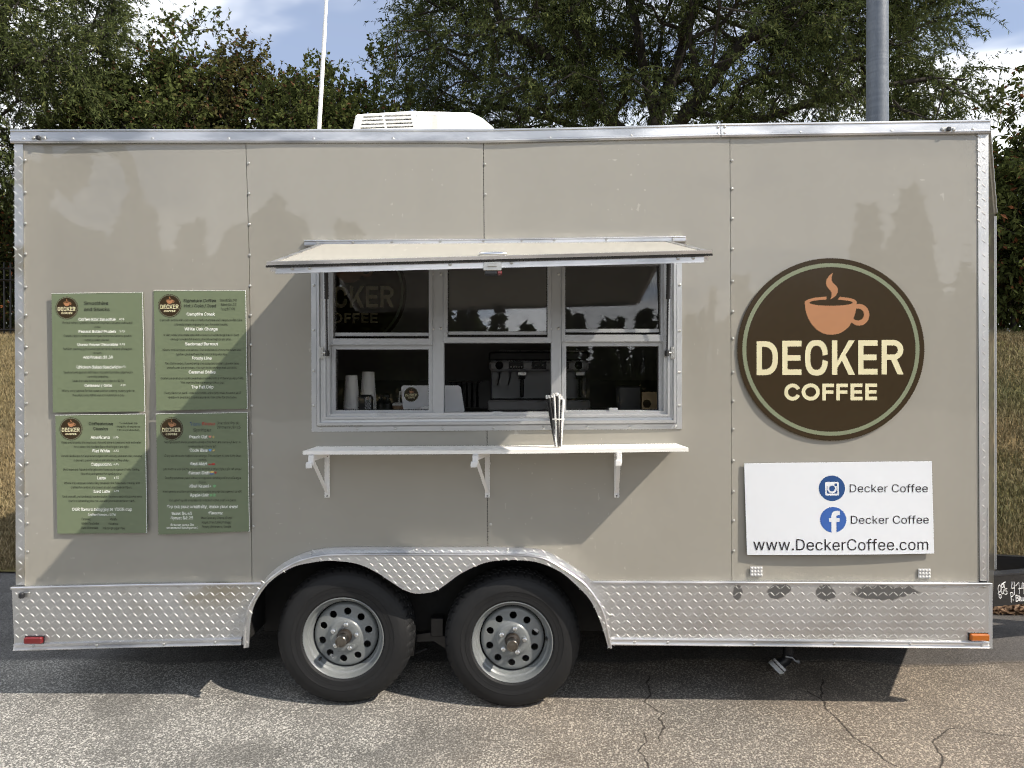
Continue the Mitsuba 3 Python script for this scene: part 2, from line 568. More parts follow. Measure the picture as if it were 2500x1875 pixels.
scene["mat_turf"] = {"type": "twosided", "bsdf": {"type": "principled", "base_color": proc(turf_color), "roughness": 0.9, "specular": 0.2}}
VC = {"type": "mesh_attribute", "name": "vertex_color"}
scene["mat_grass"] = {"type": "twosided", "bsdf": {"type": "principled", "base_color": VC, "roughness": 0.7, "specular": 0.3}}
scene["mat_leaf"] = {"type": "principledthin", "base_color": VC, "roughness": 0.42, "diff_trans": 0.55, "spec_trans": 0.0}


def bark_color(p, n, uv):
    return mix((0.024, 0.021, 0.018), (0.066, 0.060, 0.052), fbm(p.x * 11, p.y * 11, p.z * 2.5, 4))


scene["mat_bark"] = {"type": "principled", "base_color": proc(bark_color), "roughness": 0.85, "specular": 0.2}

# ------------------------------------------------------------------ ground and hill
def ground_z(x, y=0.0):
    return -0.040 - 0.013 * np.clip(x, -5, 5)


def edge_y(x):
    return np.interp(x, [-8, -4.2, 3.4, 8], [2.55, 2.4, 1.75, 1.5])


def hill_z(x, y):
    s = y - edge_y(x)
    z = ground_z(x) + np.interp(s, [0, 0.25, 1.5, 5.8, 7.5, 12, 60], [0.015, 0.06, 0.42, 2.36, 2.62, 2.78, 3.1])
    p = np.stack([np.asarray(x) * 0.8, np.asarray(y) * 0.8, 0 * np.asarray(x)], -1)
    return z + (meshkit.fbm(p, 3, 4) - 0.5) * 0.16 * np.clip(s, 0, 1)


def grid(xs, ys, fz):
    X, Y = np.meshgrid(xs, ys, indexing="ij")
    v = np.stack([X, Y, fz(X, Y)], -1).reshape(-1, 3)
    n, m = len(xs), len(ys)
    i, j = np.meshgrid(np.arange(n - 1), np.arange(m - 1), indexing="ij")
    a = i * m + j
    f = np.vstack([np.stack([a, a + m, a + m + 1], -1).reshape(-1, 3), np.stack([a, a + m + 1, a + 1], -1).reshape(-1, 3)])
    return trimesh.Trimesh(v, f, process=False)


xs = np.concatenate([[-300, -60, -20], np.linspace(-9, 9, 37), [20, 60, 300]])
struct("car_park_asphalt", grid(xs, np.array([-36, -25, -8, -3.6, -2, 0, 1, 2, 3.2]), lambda x, y: ground_z(x) + 0 * y), "mat_asphalt",
       "worn speckled asphalt of the car park with thin cracks", smooth=True)
def terrain_z(x, y):
    return np.where(y < -60.5, ground_z(x) - 0.01, 0)
struct("lawn_ground", grid(np.array([-300, -100, 0, 100, 300.]), np.array([-300, -120, -36.]), lambda x, y: ground_z(x) - 0.004 + 0.02 * np.maximum(0, -36 - y)), "mat_turf",
       "grassy ground beyond the far side of the car park", smooth=True)
hx = np.concatenate([[-120, -40, -20], np.linspace(-13, 13, 66), [20, 40, 120]])
hs = np.concatenate([np.linspace(0, 8, 33), [9.5, 12, 16, 30, 60]])
HX, HS = np.meshgrid(hx, hs, indexing="ij")
hm = grid(hx, hs, lambda x, s: hill_z(x, s + edge_y(x)))
hv = np.array(hm.vertices)
hv[:, 1] += edge_y(hv[:, 0])
hm = trimesh.Trimesh(hv, hm.faces, process=False)
struct("grass_slope", hm, "mat_turf", "dry grass slope rising behind the trailer", smooth=True)


def blades(n, xr, sr, hr, wr, cols, seed, lean=0.7):
    r = np.random.default_rng(seed)
    x, s = xr(r, n)
    y = s + edge_y(x)
    z = hill_z(x, y)
    h = r.uniform(*hr, n)
    w = r.uniform(*wr, n)
    a = r.uniform(0, 2 * np.pi, n)
    b = r.uniform(0, 2 * np.pi, n)
    ln = r.uniform(0.1, lean, n) * h
    dx, dy = np.cos(a) * w, np.sin(a) * w
    v = np.zeros((n, 5, 3))
    base = np.stack([x, y, z - 0.01], 1)
    mid = base + np.stack([np.cos(b) * ln * 0.35, np.sin(b) * ln * 0.35, h * 0.6], 1)
    tip = base + np.stack([np.cos(b) * ln, np.sin(b) * ln, h * 0.9], 1)
    off = np.stack([dx, dy, 0 * dx], 1)
    v[:, 0], v[:, 1], v[:, 2], v[:, 3], v[:, 4] = base - off, base + off, mid + off * 0.7, mid - off * 0.7, tip
    k = np.arange(n)[:, None] * 5
    f = np.concatenate([k + [0, 1, 2], k + [0, 2, 3], k + [3, 2, 4]])
    t = meshkit.fbm(np.stack([x * 0.9, y * 0.9, 0 * x], 1), 3, 8)
    pick = np.clip(t * 1.6 - 0.3 + r.normal(0, 0.22, n), 0, 1)[:, None]
    c = np.array(cols[0]) * (1 - pick) + np.array(cols[1]) * pick
    c *= r.uniform(0.6, 1.35, n)[:, None]
    return trimesh.Trimesh(v.reshape(-1, 3), f, process=False), np.repeat(c, 5, 0)


def wedge(lo, hi, s0, s1):
    def f(r, n):
        s = s0 + (s1 - s0) * r.uniform(0, 1, n) ** 1.0
        k = r.uniform(lo, hi, n)
        x = k * (D + s + 2.2)
        return x, s
    return f


gm, gc = blades(70000, wedge(-0.86, -0.60, 0.02, 7.2), None, (0.04, 0.11), (0.0025, 0.006), ((0.275, 0.215, 0.12), (0.185, 0.155, 0.080)), 21)
gm2, gc2 = blades(70000, wedge(0.60, 0.86, 0.02, 7.2), None, (0.04, 0.11), (0.0025, 0.006), ((0.205, 0.160, 0.085), (0.105, 0.108, 0.044)), 22)
gm3, gc3 = blades(40000, wedge(-0.6, 0.6, 0.05, 7.2), None, (0.04, 0.11), (0.003, 0.007), ((0.27, 0.21, 0.10), (0.16, 0.15, 0.055)), 23)
struct("grass", cat([gm, gm2, gm3]), "mat_grass", "dry straw coloured grass growing on the slope", kind="stuff", category="grass", color=np.vstack([gc, gc2, gc3]))


def litter(n, seed):
    r = np.random.default_rng(seed)
    x = r.uniform(2.9, 4.6, n)
    s = np.abs(r.normal(0, 0.16, n)) - 0.10
    y = s + edge_y(x)
    z = np.where(s > 0, hill_z(x, y), ground_z(x)) + r.uniform(0.004, 0.05, n) * (r.uniform(0, 1, n) ** 2)
    a = r.uniform(0, 2 * np.pi, n)
    t = np.stack([np.cos(a), np.sin(a), r.normal(0, 0.3, n)], 1)
    u = np.stack([-np.sin(a), np.cos(a), r.normal(0, 0.4, n)], 1)
    L, w = r.uniform(0.02, 0.045, n)[:, None], r.uniform(0.005, 0.012, n)[:, None]
    p = np.stack([x, y, z + 0.01], 1)
    v = np.stack([p - t * L, p + u * w, p + t * L, p - u * w + [0, 0, 0.004]], 1)
    k = np.arange(n)[:, None] * 4
    c = np.array([0.16, 0.10, 0.06]) * r.uniform(0.4, 1.7, n)[:, None]
    return trimesh.Trimesh(v.reshape(-1, 3), np.concatenate([k + [0, 1, 2], k + [0, 2, 3]]), process=False), np.repeat(c, 4, 0)


lm, lc = litter(5000, 3)
struct("fallen_leaves", lm, "mat_grass", "brown fallen leaves along the edge of the asphalt", kind="stuff", category="fallen leaves", color=lc)

# ------------------------------------------------------------------ trailer
TR = thing("coffee_trailer", "beige tandem axle coffee trailer with chequer plate skirts and open serving hatch", "trailer")
DEPTH = 2.40
TOP = [(30, 318), (300, 317), (800, 317), (1180, 317), (1400, 313), (1600, 308), (1758, 303.5), (2000, 300), (2413, 294)]
TRB = [(30, 350), (300, 350), (1180, 350), (1400, 347), (1600, 341), (1758, 338), (2000, 334), (2413, 327)]


def topz(px):
    return W(px, np.interp(px, *zip(*TOP)))[1]


def trb(px):
    return np.interp(px, *zip(*TRB))


OUT = [(594, 1572), (600, 1494), (618, 1452), (645, 1417), (673, 1388), (722, 1358), (775, 1341), (844, 1335), (1035, 1335), (1235, 1335), (1312, 1340), (1353, 1354), (1414, 1392),
       (1444, 1417), (1472, 1455), (1487, 1494), (1500, 1573)]
BEAD = [(608, 1571), (613, 1494), (631, 1452), (657, 1418), (684, 1394), (730, 1367), (780, 1353), (844, 1348), (1035, 1347), (1235, 1348), (1308, 1353), (1347, 1367), (1400, 1400),
        (1430, 1425), (1456, 1461), (1472, 1497), (1488, 1572)]
INN = [(618, 1570), (624, 1494), (641, 1449), (673, 1409), (722, 1378), (771, 1366), (816, 1362), (877, 1369), (925, 1390), (966, 1417), (991, 1432), (1015, 1440), (1039, 1440), (1064, 1435),
       (1088, 1421), (1125, 1394), (1170, 1372), (1210, 1362), (1259, 1360), (1312, 1366), (1365, 1388), (1405, 1421), (1438, 1457), (1458, 1498), (1471, 1535), (1481, 1571)]


def smooth_line(pts, n=6):
    """Catmull-Rom through the points, in wall metres."""
    p = np.array([W(*q) for q in pts])
    p = np.vstack([2 * p[0] - p[1], p, 2 * p[-1] - p[-2]])
    t = np.linspace(0, 1, n, endpoint=False)[:, None]
    out = []
    for i in range(1, len(p) - 2):
        a, b, c, d = p[i - 1:i + 3]
        out.append(0.5 * (2 * b + (c - a) * t + (2 * a - 5 * b + 4 * c - d) * t ** 2 + (3 * b - a - 3 * c + d) * t ** 3))
    return np.vstack(out + [p[-2][None]])


out_l, bead_l, inn_l = smooth_line(OUT), smooth_line(BEAD), smooth_line(INN)
arch = Polygon(list(out_l) + [W(1500, 1700), W(594, 1700)]).buffer(0)
window_hole = Polygon(quad(778, 630, 1646, 1034))

# side panels: four beige sheets, slightly wavy as sheet metal is
SEAMS = [[(56, 340), (60, 1425)], [(600, 340), (608, 620), (613, 1000), (615, 1425)], [(1180, 340), (1182, 590), (1189, 1052), (1192, 1425)], [(1782, 330), (1784, 700), (1787, 1425)],
         [(2386, 320), (2390, 1425)]]
G_ = 0.75
for i in range(4):
    a = [(x + G_ * (i > 0), y) for x, y in SEAMS[i]]
    b = [(x - G_ * (i < 3), y) for x, y in SEAMS[i + 1]]
    pts = [(a[0][0], trb(a[0][0]) - 8)] + a[1:-1] + [(a[-1][0], 1432)] + [(b[-1][0], 1432)] + b[1:-1][::-1] + [(b[0][0], trb(b[0][0]) - 8)]
    pg = poly(pts).difference(arch).difference(window_hole)
    cs = m3.CrossSection([np.array(r.coords[:-1]) for g in geoms(pg) for r in [g.exterior, *g.interiors]], m3.FillRule.EvenOdd)
    m = tm(cs.extrude(0.02).refine_to_length(0.045))
    m = stand(m, 0.02)
    v = np.array(m.vertices)
    q = np.stack([v[:, 0] * 1.15 + 3.3 * i, v[:, 2] * 1.45, np.full(len(v), 1.7 * i)], 1)
    wob = (meshkit.noise(q, 31 + i) - 0.5) * (0.030 if i == 0 else 0.021) + (meshkit.noise(q * 2.6, 61 + i) - 0.5) * 0.0016
    if i == 0:
        wob += 0.006 * np.exp(-(((v[:, 0] + 2.12) / 0.16) ** 2 + ((v[:, 2] - 2.62) / 0.15) ** 2))
    hem = np.minimum(1, np.minimum(np.abs(v[:, 0] - W(a[0][0], 0)[0]), np.abs(v[:, 0] - W(b[0][0], 0)[0])) / 0.12)
    v[:, 1] += np.where(v[:, 1] < 0.01, wob * (0.25 + 0.75 * hem), 0)
    part(TR, "side_panel", trimesh.Trimesh(v, m.faces, process=False), "mat_paint", smooth=40,
         label=["beige side panel behind the four green menu boards", "beige side panel left of the hatch, over the rear wheel", "beige side panel right of the hatch, over the front wheel",
                "beige side panel carrying the round brown logo"][i])
# dark seam strips behind the joints
for s in SEAMS[1:4]:
    for g in geoms(poly([(s[0][0] - 4, 345), (s[-1][0] - 4, 1425), (s[-1][0] + 4, 1425), (s[0][0] + 4, 345)]).difference(window_hole).difference(arch)):
        part(TR, "seam_backing", plate(g, 0.021, 0.03), "mat_dark_liner")

# screws
scr = []
scr += [W(62 + 6 * i / 13, y) for i, y in enumerate([392, 470, 546, 620, 701, 770, 847, 911, 985, 1061, 1131, 1208, 1278, 1347])]
scr += [W(607 + (y - 399) * 0.0135, y) for y in [399, 473, 548, 623, 698, 770, 842, 915, 991, 1060, 1141, 1208, 1285]]
scr += [W(1184, 401), W(1185, 475), W(1195, 1131), W(1198, 1280)]
scr += [W(1787 + (y - 390) * 0.0045, y) for y in [392, 461, 534, 608, 687, 761, 827, 909, 979, 1048, 1125, 1200, 1271, 1345]]
part(TR, "panel_screws", rivets(scr, -0.002), "mat_screw", smooth=40, stuff=True)

# roof edge trim, two lengths
PROF = [(0.02, 0.0), (-0.012, 0.0), (-0.018, -0.003), (-0.018, -0.010), (-0.013, -0.014), (-0.013, -0.050), (-0.017, -0.053), (-0.017, -0.059), (-0.014, -0.062), (-0.017, -0.065), (-0.015, -0.069), (0.0, -0.069)]
for seg in ([30, 300, 800, 1000, 1180, 1290, 1400, 1600, 1757], [1759, 1880, 2000, 2200, 2413]):
    m = sweep([(W(p, 0)[0], topz(p)) for p in seg], PROF)
    part(TR, "roof_trim", m, "mat_aluminium", smooth=20)
part(TR, "roof_trim_screws", rivets([W(x, np.interp(x, *zip(*TRB)) - 9) for x in (62, 182, 375, 560, 767, 960, 1141, 1343, 1540, 1951, 2173, 2371)] + [W(1751, 313), W(1751, 329), W(1767, 312), W(1767, 328)], -0.013),
     "mat_screw", smooth=40, stuff=True)
for px, py in ((100, 340), (2310, 319)):
    x, z = W(px, py)
    k = part(TR, "clearance_light_bracket", cat([bx(x - 0.034, x + 0.034, -0.018, -0.012, z - 0.013, z + 0.012, 0.003), moved(dome(0.010, 0.006), x - 0.027, -0.018, z), moved(dome(0.010, 0.006), x + 0.027, -0.018, z)]),
             "mat_screw", smooth=30)
    part(k, "lamp", bx(x - 0.010, x + 0.010, -0.030, -0.0185, z - 0.010, z + 0.011, 0.004), "mat_dark_plastic")

# corner posts of chequer plate
for nm, a, b in (("rear", [(36, 352), (40, 1428)], [(57.5, 352), (61, 1428)]), ("front", [(2386, 325), (2391, 1418)], [(2412, 325), (2413.5, 1418)])):
    p = poly([a[0], b[0], b[1], a[1]])
    k = part(TR, "corner_post", plate(p, -0.004, 0.045), "mat_chequer", label="chequer plate corner post at the %s of the trailer" % nm)
    part(k, "raised_pattern", lugs(p.buffer(0.004), -0.004, origin=(W(a[0][0] + 2, 0)[0], 0.6)), "mat_lug", smooth=60, stuff=True)

# chequer plate skirts
SK = {"rear": dict(top=[(32, 1431), (340, 1424), (640, 1420)], bot=[(38, 1570), (300, 1563), (592, 1556)], low=[(38, 1583), (300, 1577), (592, 1572)],
                   riv=[(86, 1575), (240, 1573), (403, 1570), (528, 1566)], hem=[(254, 1434), (346, 1431), (437, 1430), (521, 1429), (626, 1429)]),
      "front": dict(top=[(1446, 1417), (1800, 1418), (2412, 1421)], bot=[(1490, 1556), (1900, 1560), (2410, 1565)], low=[(1490, 1573), (1900, 1577), (2410, 1580)],
                    riv=[(1548, 1565), (1628, 1566), (1838, 1570), (2033, 1569), (2217, 1569), (2392, 1573)], hem=[(1630, 1425), (1711, 1425), (1795, 1426), (2003, 1427), (2114, 1428), (2199, 1428), (2303, 1430), (2399, 1431)])}
for nm, s in SK.items():
    p = poly(s["top"] + s["bot"][::-1]).difference(arch.buffer(-0.004))
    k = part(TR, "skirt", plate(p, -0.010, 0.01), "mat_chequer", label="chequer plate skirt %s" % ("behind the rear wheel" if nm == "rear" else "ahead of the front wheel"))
    part(k, "raised_pattern", lugs(p, -0.010, origin=(W(s["top"][0][0], 0)[0], 0.303)), "mat_lug", smooth=60, stuff=True)
    part(k, "top_trim", sweep([W(*q) for q in s["top"]], [(0.0, 0.0), (-0.017, 0.0), (-0.019, -0.004), (-0.019, -0.010), (-0.016, -0.013), (0.0, -0.013)]), "mat_aluminium", smooth=20)
    hgt = 0.033
    part(k, "bottom_trim", sweep([W(*q) for q in s["bot"]], [(0.0, 0.0), (-0.019, 0.0), (-0.020, -0.004), (-0.014, -0.007), (-0.014, -0.013), (-0.019, -0.016), (-0.014, -0.019), (-0.016, -0.026), (-0.020, -0.029), (-0.018, -0.033), (0.0, -0.034)]),
         "mat_aluminium", smooth=20)
    part(k, "screws", cat([rivets([W(*q) for q in s["riv"]], -0.015), rivets([W(*q) for q in s["hem"]], -0.011)]), "mat_screw", smooth=40, stuff=True)
x, z = W(2418, 1330)
part(TR, "corner_angle", cat([wbox(2409, 2422, 1424, 1583, -0.006, 0.02, 0.002)]), "mat_aluminium_matt")

# fender over both wheels
ring = Polygon(list(out_l) + list(bead_l[::-1])).buffer(0)
face = Polygon(list(bead_l) + list(inn_l[::-1])).buffer(0)
k = part(TR, "fender", cat([plate(ring, -0.012, 0.004), plate(face, -0.060, -0.052)]), "mat_chequer", label="double arched chequer plate fender over both wheels")
lip = []
n = len(bead_l)
v = np.zeros((n, 2, 3))
v[:, :, 0], v[:, :, 2] = bead_l[:, None, 0], bead_l[:, None, 1]
v[:, 0, 1], v[:, 1, 1] = 0.0, -0.056
i = np.arange(n - 1) * 2
part(k, "lip", cat([trimesh.Trimesh(v.reshape(-1, 3), np.vstack([np.stack([i, i + 2, i + 3], 1), np.stack([i, i + 3, i + 1], 1)]), process=False),
                    tube(np.column_stack([bead_l[:, 0], np.full(n, -0.058), bead_l[:, 1]]), 0.0060, 8)]), "mat_aluminium", smooth=50)
part(k, "raised_pattern", cat([lugs(ring.buffer(0.003), -0.012, dx=0.046, dz=0.031, origin=(0.02, 0.7)), lugs(face.buffer(0.002), -0.060, dx=0.046, dz=0.029, origin=(-0.44, 0.62))]), "mat_lug", smooth=60, stuff=True)
part(k, "screws", rivets([W(x, y) for x, y in ((672, 1397), (760, 1350), (1017, 1341), (1239, 1340), (1425, 1410), (607, 1500), (1490, 1500))], -0.013), "mat_screw", smooth=40, stuff=True)

# lamps and reflectors
for px0, px1, py0, py1, m_, lb in ((68, 111, 1552, 1567, "mat_red_lens", "red side marker lamp at the rear corner"), (2362, 2406, 1544, 1560, "mat_amber_lens", "amber side marker lamp at the front corner")):
    k = part(TR, "marker_lamp", wbox(px0, px1, py0, py1, -0.034, -0.0105, 0.004), m_, label=lb)
    part(k, "bezel", wbox(px0 - 2, px1 + 2, py0 - 2, py1 + 2, -0.016, -0.0102, 0.001), "mat_dark_plastic")
x, z = W(62, 1450)
k = part(TR, "marker_bracket", cat([bx(x - 0.028, x + 0.03, -0.016, -0.0105, z - 0.012, z + 0.012, 0.002)]), "mat_screw")
part(k, "lamp", bx(x - 0.012, x + 0.012, -0.038, -0.0165, z - 0.014, z + 0.014, 0.005), "mat_dark_plastic")
for px, py in ((1831, 1383), (2241, 1388)):
    k = part(TR, "adhesive_dot_patch", plate(Polygon(quad(px, py, px + 30, py + 24)), -0.0035, -0.001), "mat_clear_lens", label="patch of twelve clear round adhesive dots under the white sign, %s" % ("nearer the wheels" if px < 2000 else "nearer the front corner"))
    for r_ in range(3):
        for c_ in range(4):
            x, z = W(px + 3.6 + c_ * 7.7, py + 4 + r_ * 8)
            part(k, "dot", moved(dome(0.0075, 0.005, 10), x, -0.0035, z), "mat_clear_lens", smooth=40)

# hull: far side, rear, V nose, roof, floor
xl, xr = W(38, 0)[0], W(2413, 0)[0]
zl0, zt0 = 0.32, topz(1250) - 0.004
part(TR, "rear_wall", bx(xl, xl + 0.04, 0.05, DEPTH, zl0, topz(30) - 0.004), "mat_paint")
part(TR, "far_wall", bx(xl, xr, DEPTH, DEPTH + 0.04, zl0, zt0), "mat_paint")
tipx, tipz = xr + 0.845, 2.60


def nose(z0, z1, grow=0.0):
    n0, n1 = np.array([xr, 0.0]), np.array([tipx, DEPTH / 2])
    return Polygon([(xr - 0.03, 0.03 - grow), (xr + grow * 0.2, 0.0 - grow), (tipx + grow, DEPTH / 2), (xr + grow * 0.2, DEPTH + grow), (xr - 0.03, DEPTH + grow)])


def up(p, z0, z1):
    m = cat([trimesh.creation.extrude_polygon(g, z1 - z0, engine="earcut") for g in geoms(p)])
    m.apply_translation((0, 0, z0))
    return m


tz = topz(2413)
nose_m = up(nose(0, 0).difference(nose(0, 0).buffer(-0.03)), 0.34, tz - 0.012)
nv = np.array(nose_m.vertices)
# the nose's roof slopes down to its tip
f_ = np.clip((nv[:, 0] - xr) / (tipx - xr), 0, 1)
nv[:, 2] = np.where(nv[:, 2] > 2, nv[:, 2] - 0.16 * f_, nv[:, 2])
k = part(TR, "front_nose", trimesh.Trimesh(nv, nose_m.faces, process=False), "mat_paint")
roofp = Polygon([(xl, 0.015), (xr, 0.015), (xr, DEPTH + 0.02), (xl, DEPTH + 0.02)])
part(TR, "roof", up(roofp, topz(1250) - 0.03, topz(1250) - 0.006), "mat_white")
nr = up(nose(0, 0, 0.012), 0, 0.02)
nv = np.array(nr.vertices)
f_ = np.clip((nv[:, 0] - xr) / (tipx - xr), 0, 1)
nv[:, 2] += tz - 0.022 - 0.16 * f_
part(TR, "nose_roof", trimesh.Trimesh(nv, nr.faces, process=False), "mat_aluminium_matt")
# stone guard of chequer plate on the nose, with its trim and tip post
d_ = np.array([tipx - xr, DEPTH / 2])
Ln = np.linalg.norm(d_)
ang = math.atan2(d_[1], d_[0])


def on_nose(m):
    """Drawn as if on the side wall with x along the nose -> onto the near nose face."""
    m = m.copy()
    v = np.array(m.vertices)
    x, y, z = v.T
    m.vertices = np.column_stack([xr + x * math.cos(ang) - (-y) * math.sin(-ang) * 1.0 * -1, x * math.sin(ang) + y * math.cos(ang), z])
    return m


gp = Polygon([(0.035, 0.345), (Ln - 0.02, 0.345), (Ln - 0.02, 1.20), (0.035, 1.0)])
k2 = part(TR, "stone_guard", on_nose(plate(gp, -0.008, -0.002)), "mat_chequer")
part(k2, "raised_pattern", on_nose(lugs(gp, -0.008)), "mat_lug", smooth=60, stuff=True)
part(k2, "guard_trim", on_nose(plate(Polygon([(0.03, 0.98), (Ln - 0.01, 1.19), (Ln - 0.01, 1.22), (0.03, 1.01)]), -0.012, -0.0085)), "mat_aluminium")
part(TR, "nose_corner_trim", cat([on_nose(plate(sbox(0.0, 0.345, 0.030, 0.98), -0.010, -0.002)), on_nose(plate(sbox(0.0, 1.01, 0.034, tz - 0.07), -0.007, -0.002)),
     tube([(tipx, DEPTH / 2, 0.36), (tipx, DEPTH / 2, tz - 0.2)], 0.006, 8)]), "mat_aluminium_matt", smooth=40)
part(TR, "nose_edge_pattern", on_nose(lugs(sbox(-0.002, 1.01, 0.036, tz - 0.07), -0.007, dx=0.05, dz=0.035, origin=(0.012, 0.6))), "mat_lug", smooth=60, stuff=True)
part(TR, "door_latch_bar", cat([bx(xl - 0.022, xl - 0.004, 0.10, 0.14, W(0, 1030)[1], W(0, 862)[1], 0.006)]), "mat_dark_plastic")

# interior shell
zi = 1.405
part(TR, "inner_wall", cat([bx(xl + 0.05, xr - 0.02, DEPTH - 0.10, DEPTH - 0.06, 0.5, zt0 - 0.06), bx(xl + 0.05, xl + 0.07, 0.06, DEPTH - 0.1, 0.5, zt0 - 0.06), bx(xr - 0.10, xr - 0.06, 0.06, DEPTH - 0.1, 0.5, zt0 - 0.06)]), "mat_interior")
part(TR, "inner_lining", cat([plate(Polygon([W(90, 370), W(2380, 345), W(2380, 1330), W(90, 1330)]).difference(window_hole), 0.028, 0.04)]), "mat_interior")
part(TR, "inner_ceiling", bx(xl + 0.05, xr - 0.06, 0.045, DEPTH - 0.1, zt0 - 0.08, zt0 - 0.05), "mat_interior")
part(TR, "floor", bx(xl + 0.02, xr - 0.02, 0.34, DEPTH - 0.02, 0.44, 0.50), "mat_dark_liner")
part(TR, "serving_counter", bx(-1.6, 1.4, 0.09, 0.70, zi - 0.04, zi, 0.006), "mat_counter")
part(TR, "back_counter", bx(-2.2, 2.2, 1.55, DEPTH - 0.11, zi - 0.05, zi - 0.005, 0.006), "mat_counter")
part(TR, "splashback", bx(-2.2, 2.2, DEPTH - 0.115, DEPTH - 0.102, zi, 1.63), "mat_counter")

# wheel well and running gear
zf = W(0, 1560)[1]
part(TR, "wheel_well", cat([bx(W(590, 0)[0], W(1505, 0)[0], 0.32, 0.34, 0.25, 0.84), bx(W(590, 0)[0], W(1505, 0)[0], 0.012, 0.34, 0.805, 0.83),
                            bx(W(588, 0)[0], W(594, 0)[0], 0.012, 0.34, 0.29, 0.83), bx(W(1502, 0)[0], W(1507, 0)[0], 0.012, 0.34, 0.29, 0.83)]), "mat_dark_liner")
part(TR, "chassis_rail", bx(xl + 0.1, xr - 0.05, 0.345, 0.42, 0.32, 0.44), "mat_black_paint")
part(TR, "chassis_rail", bx(xl + 0.1, xr - 0.05, DEPTH - 0.42, DEPTH - 0.34, 0.32, 0.44), "mat_black_paint")
part(TR, "cross_members", cat([bx(x - 0.03, x + 0.03, 0.42, DEPTH - 0.42, 0.33, 0.42) for x in np.linspace(xl + 0.3, xr - 0.3, 9)]), "mat_black_paint")
part(TR, "underside", bx(xl + 0.02, xr - 0.02, 0.35, DEPTH - 0.02, 0.425, 0.436), "mat_dark_liner")
part(TR, "hanger", wbox(1040, 1073, 1541, 1589, 0.20, 0.27, 0.004), "mat_black_paint")
part(TR, "equaliser", plate(poly([(998, 1604), (1000, 1586), (1040, 1580), (1075, 1589), (1110, 1620), (1122, 1628), (1120, 1640), (1108, 1640), (1085, 1625), (1048, 1602)]), 0.21, 0.25), "mat_black_paint")
part(TR, "shackle", cat([tube([at(1004, 1598, 0.2), at(1008, 1556, 0.2)], 0.022, 8), tube([at(1004, 1598, 0.2), at(1042, 1584, 0.2)], 0.006, 6)]), "mat_black_paint", smooth=40)
for hx_, hz_ in ((W(836, 0)[0], 0.318), (W(1251, 0)[0], 0.297)):
    part(TR, "axle", tube([(hx_, 0.2, hz_), (hx_, DEPTH - 0.2, hz_)], 0.038, 12), "mat_black_paint", smooth=40)

# wheels
tyre_prof = [(0.203, -0.000), (0.206, 0.012), (0.214, 0.018), (0.232, 0.019), (0.2325, 0.0205), (0.2345, 0.0205), (0.235, 0.019), (0.252, 0.0215), (0.2525, 0.0230), (0.2560, 0.0232), (0.2565, 0.0218),
             (0.276, 0.020), (0.292, 0.014), (0.3055, 0.006), (0.309, 0.003), (0.3105, 0.0005), (0.317, -0.004), (0.326, -0.016), (0.3315, -0.032), (0.3315, -0.040), (0.327, -0.041), (0.327, -0.047), (0.332, -0.048),
             (0.335, -0.070), (0.335, -0.074), (0.329, -0.075), (0.329, -0.081), (0.335, -0.082), (0.336, -0.105), (0.336, -0.115), (0.330, -0.116), (0.330, -0.122), (0.335, -0.123), (0.334, -0.150), (0.330, -0.170),
             (0.322, -0.186), (0.300, -0.200), (0.27, -0.208), (0.24, -0.205), (0.21, -0.195), (0.203, -0.185)]


tyre_prof = [(0.203 + (r - 0.203) * (1.105 if r > 0.203 else 1), h) for r, h in tyre_prof]


def tyre():
    n = 240
    m = lathe(tyre_prof, n, "y")
    v = np.array(m.vertices).reshape(len(tyre_prof), n, 3)
    # blocks: every fourth rib of the tread sinks into a groove, with finer sipes on the shoulder
    r = np.linalg.norm(v[..., [0, 2]], axis=-1)
    k = np.arange(n)
    for j, (pr, ph) in enumerate(tyre_prof):
        if 0.321 < pr and ph > -0.19:
            deep = np.where((k + j // 4) % 5 == 0, 0.0065, np.where((k + j) % 5 == 3, 0.0016, 0.0))
            if pr < 0.334:
                deep = np.where(k % 10 == 0, 0.004, 0)
            s = 1 - deep / pr
            v[j, :, 0] *= s
            v[j, :, 2] *= s
    m.vertices = v.reshape(-1, 3)
    return m


RIM = [(0.203, -0.170), (0.195, -0.160), (0.188, -0.110), (0.184, -0.075), (0.172, -0.072), (0.1685, -0.064), (0.1690, -0.050), (0.1735, -0.043), (0.1765, -0.036), (0.1785, -0.027), (0.1815, -0.023), (0.1865, -0.021), (0.1895, -0.016), (0.191, -0.006), (0.194, 0.001), (0.1985, 0.0115), (0.2015, 0.0140), (0.2050, 0.0130), (0.2065, 0.009), (0.205, 0.003)]
DISC = [(0.160, -0.066), (0.157, -0.050), (0.151, -0.0435), (0.142, -0.041), (0.118, -0.039), (0.096, -0.036), (0.086, -0.031), (0.081, -0.0235), (0.075, -0.020), (0.062, -0.019), (0.045, -0.0195), (0.0375, -0.021), (0.0375, -0.030),
        (0.090, -0.046), (0.140, -0.051), (0.150, -0.056), (0.153, -0.066)]


def disc():
    prof = np.array(DISC)
    prof[:, 0] = np.where(prof[:, 0] > 0.1, prof[:, 0] * 1.018, prof[:, 0])
    cs = m3.CrossSection([np.column_stack([prof[:, 0], prof[:, 1]])], m3.FillRule.NonZero)
    body = cs.revolve(96)                          # about z, height along z
    holes = []
    for k in range(10):
        a = math.radians(36 * k + 18 + 2)
        holes.append(m3.Manifold.cylinder(0.1, 0.0185, 0.0185, 28).translate((0.121 * math.cos(a), 0.121 * math.sin(a), -0.08)))
    m = tm(body - m3.Manifold.batch_boolean(holes, m3.OpType.Add))
    v = np.array(m.vertices)
    m.vertices = np.stack([v[:, 0], -v[:, 2], v[:, 1]], 1)
    return m


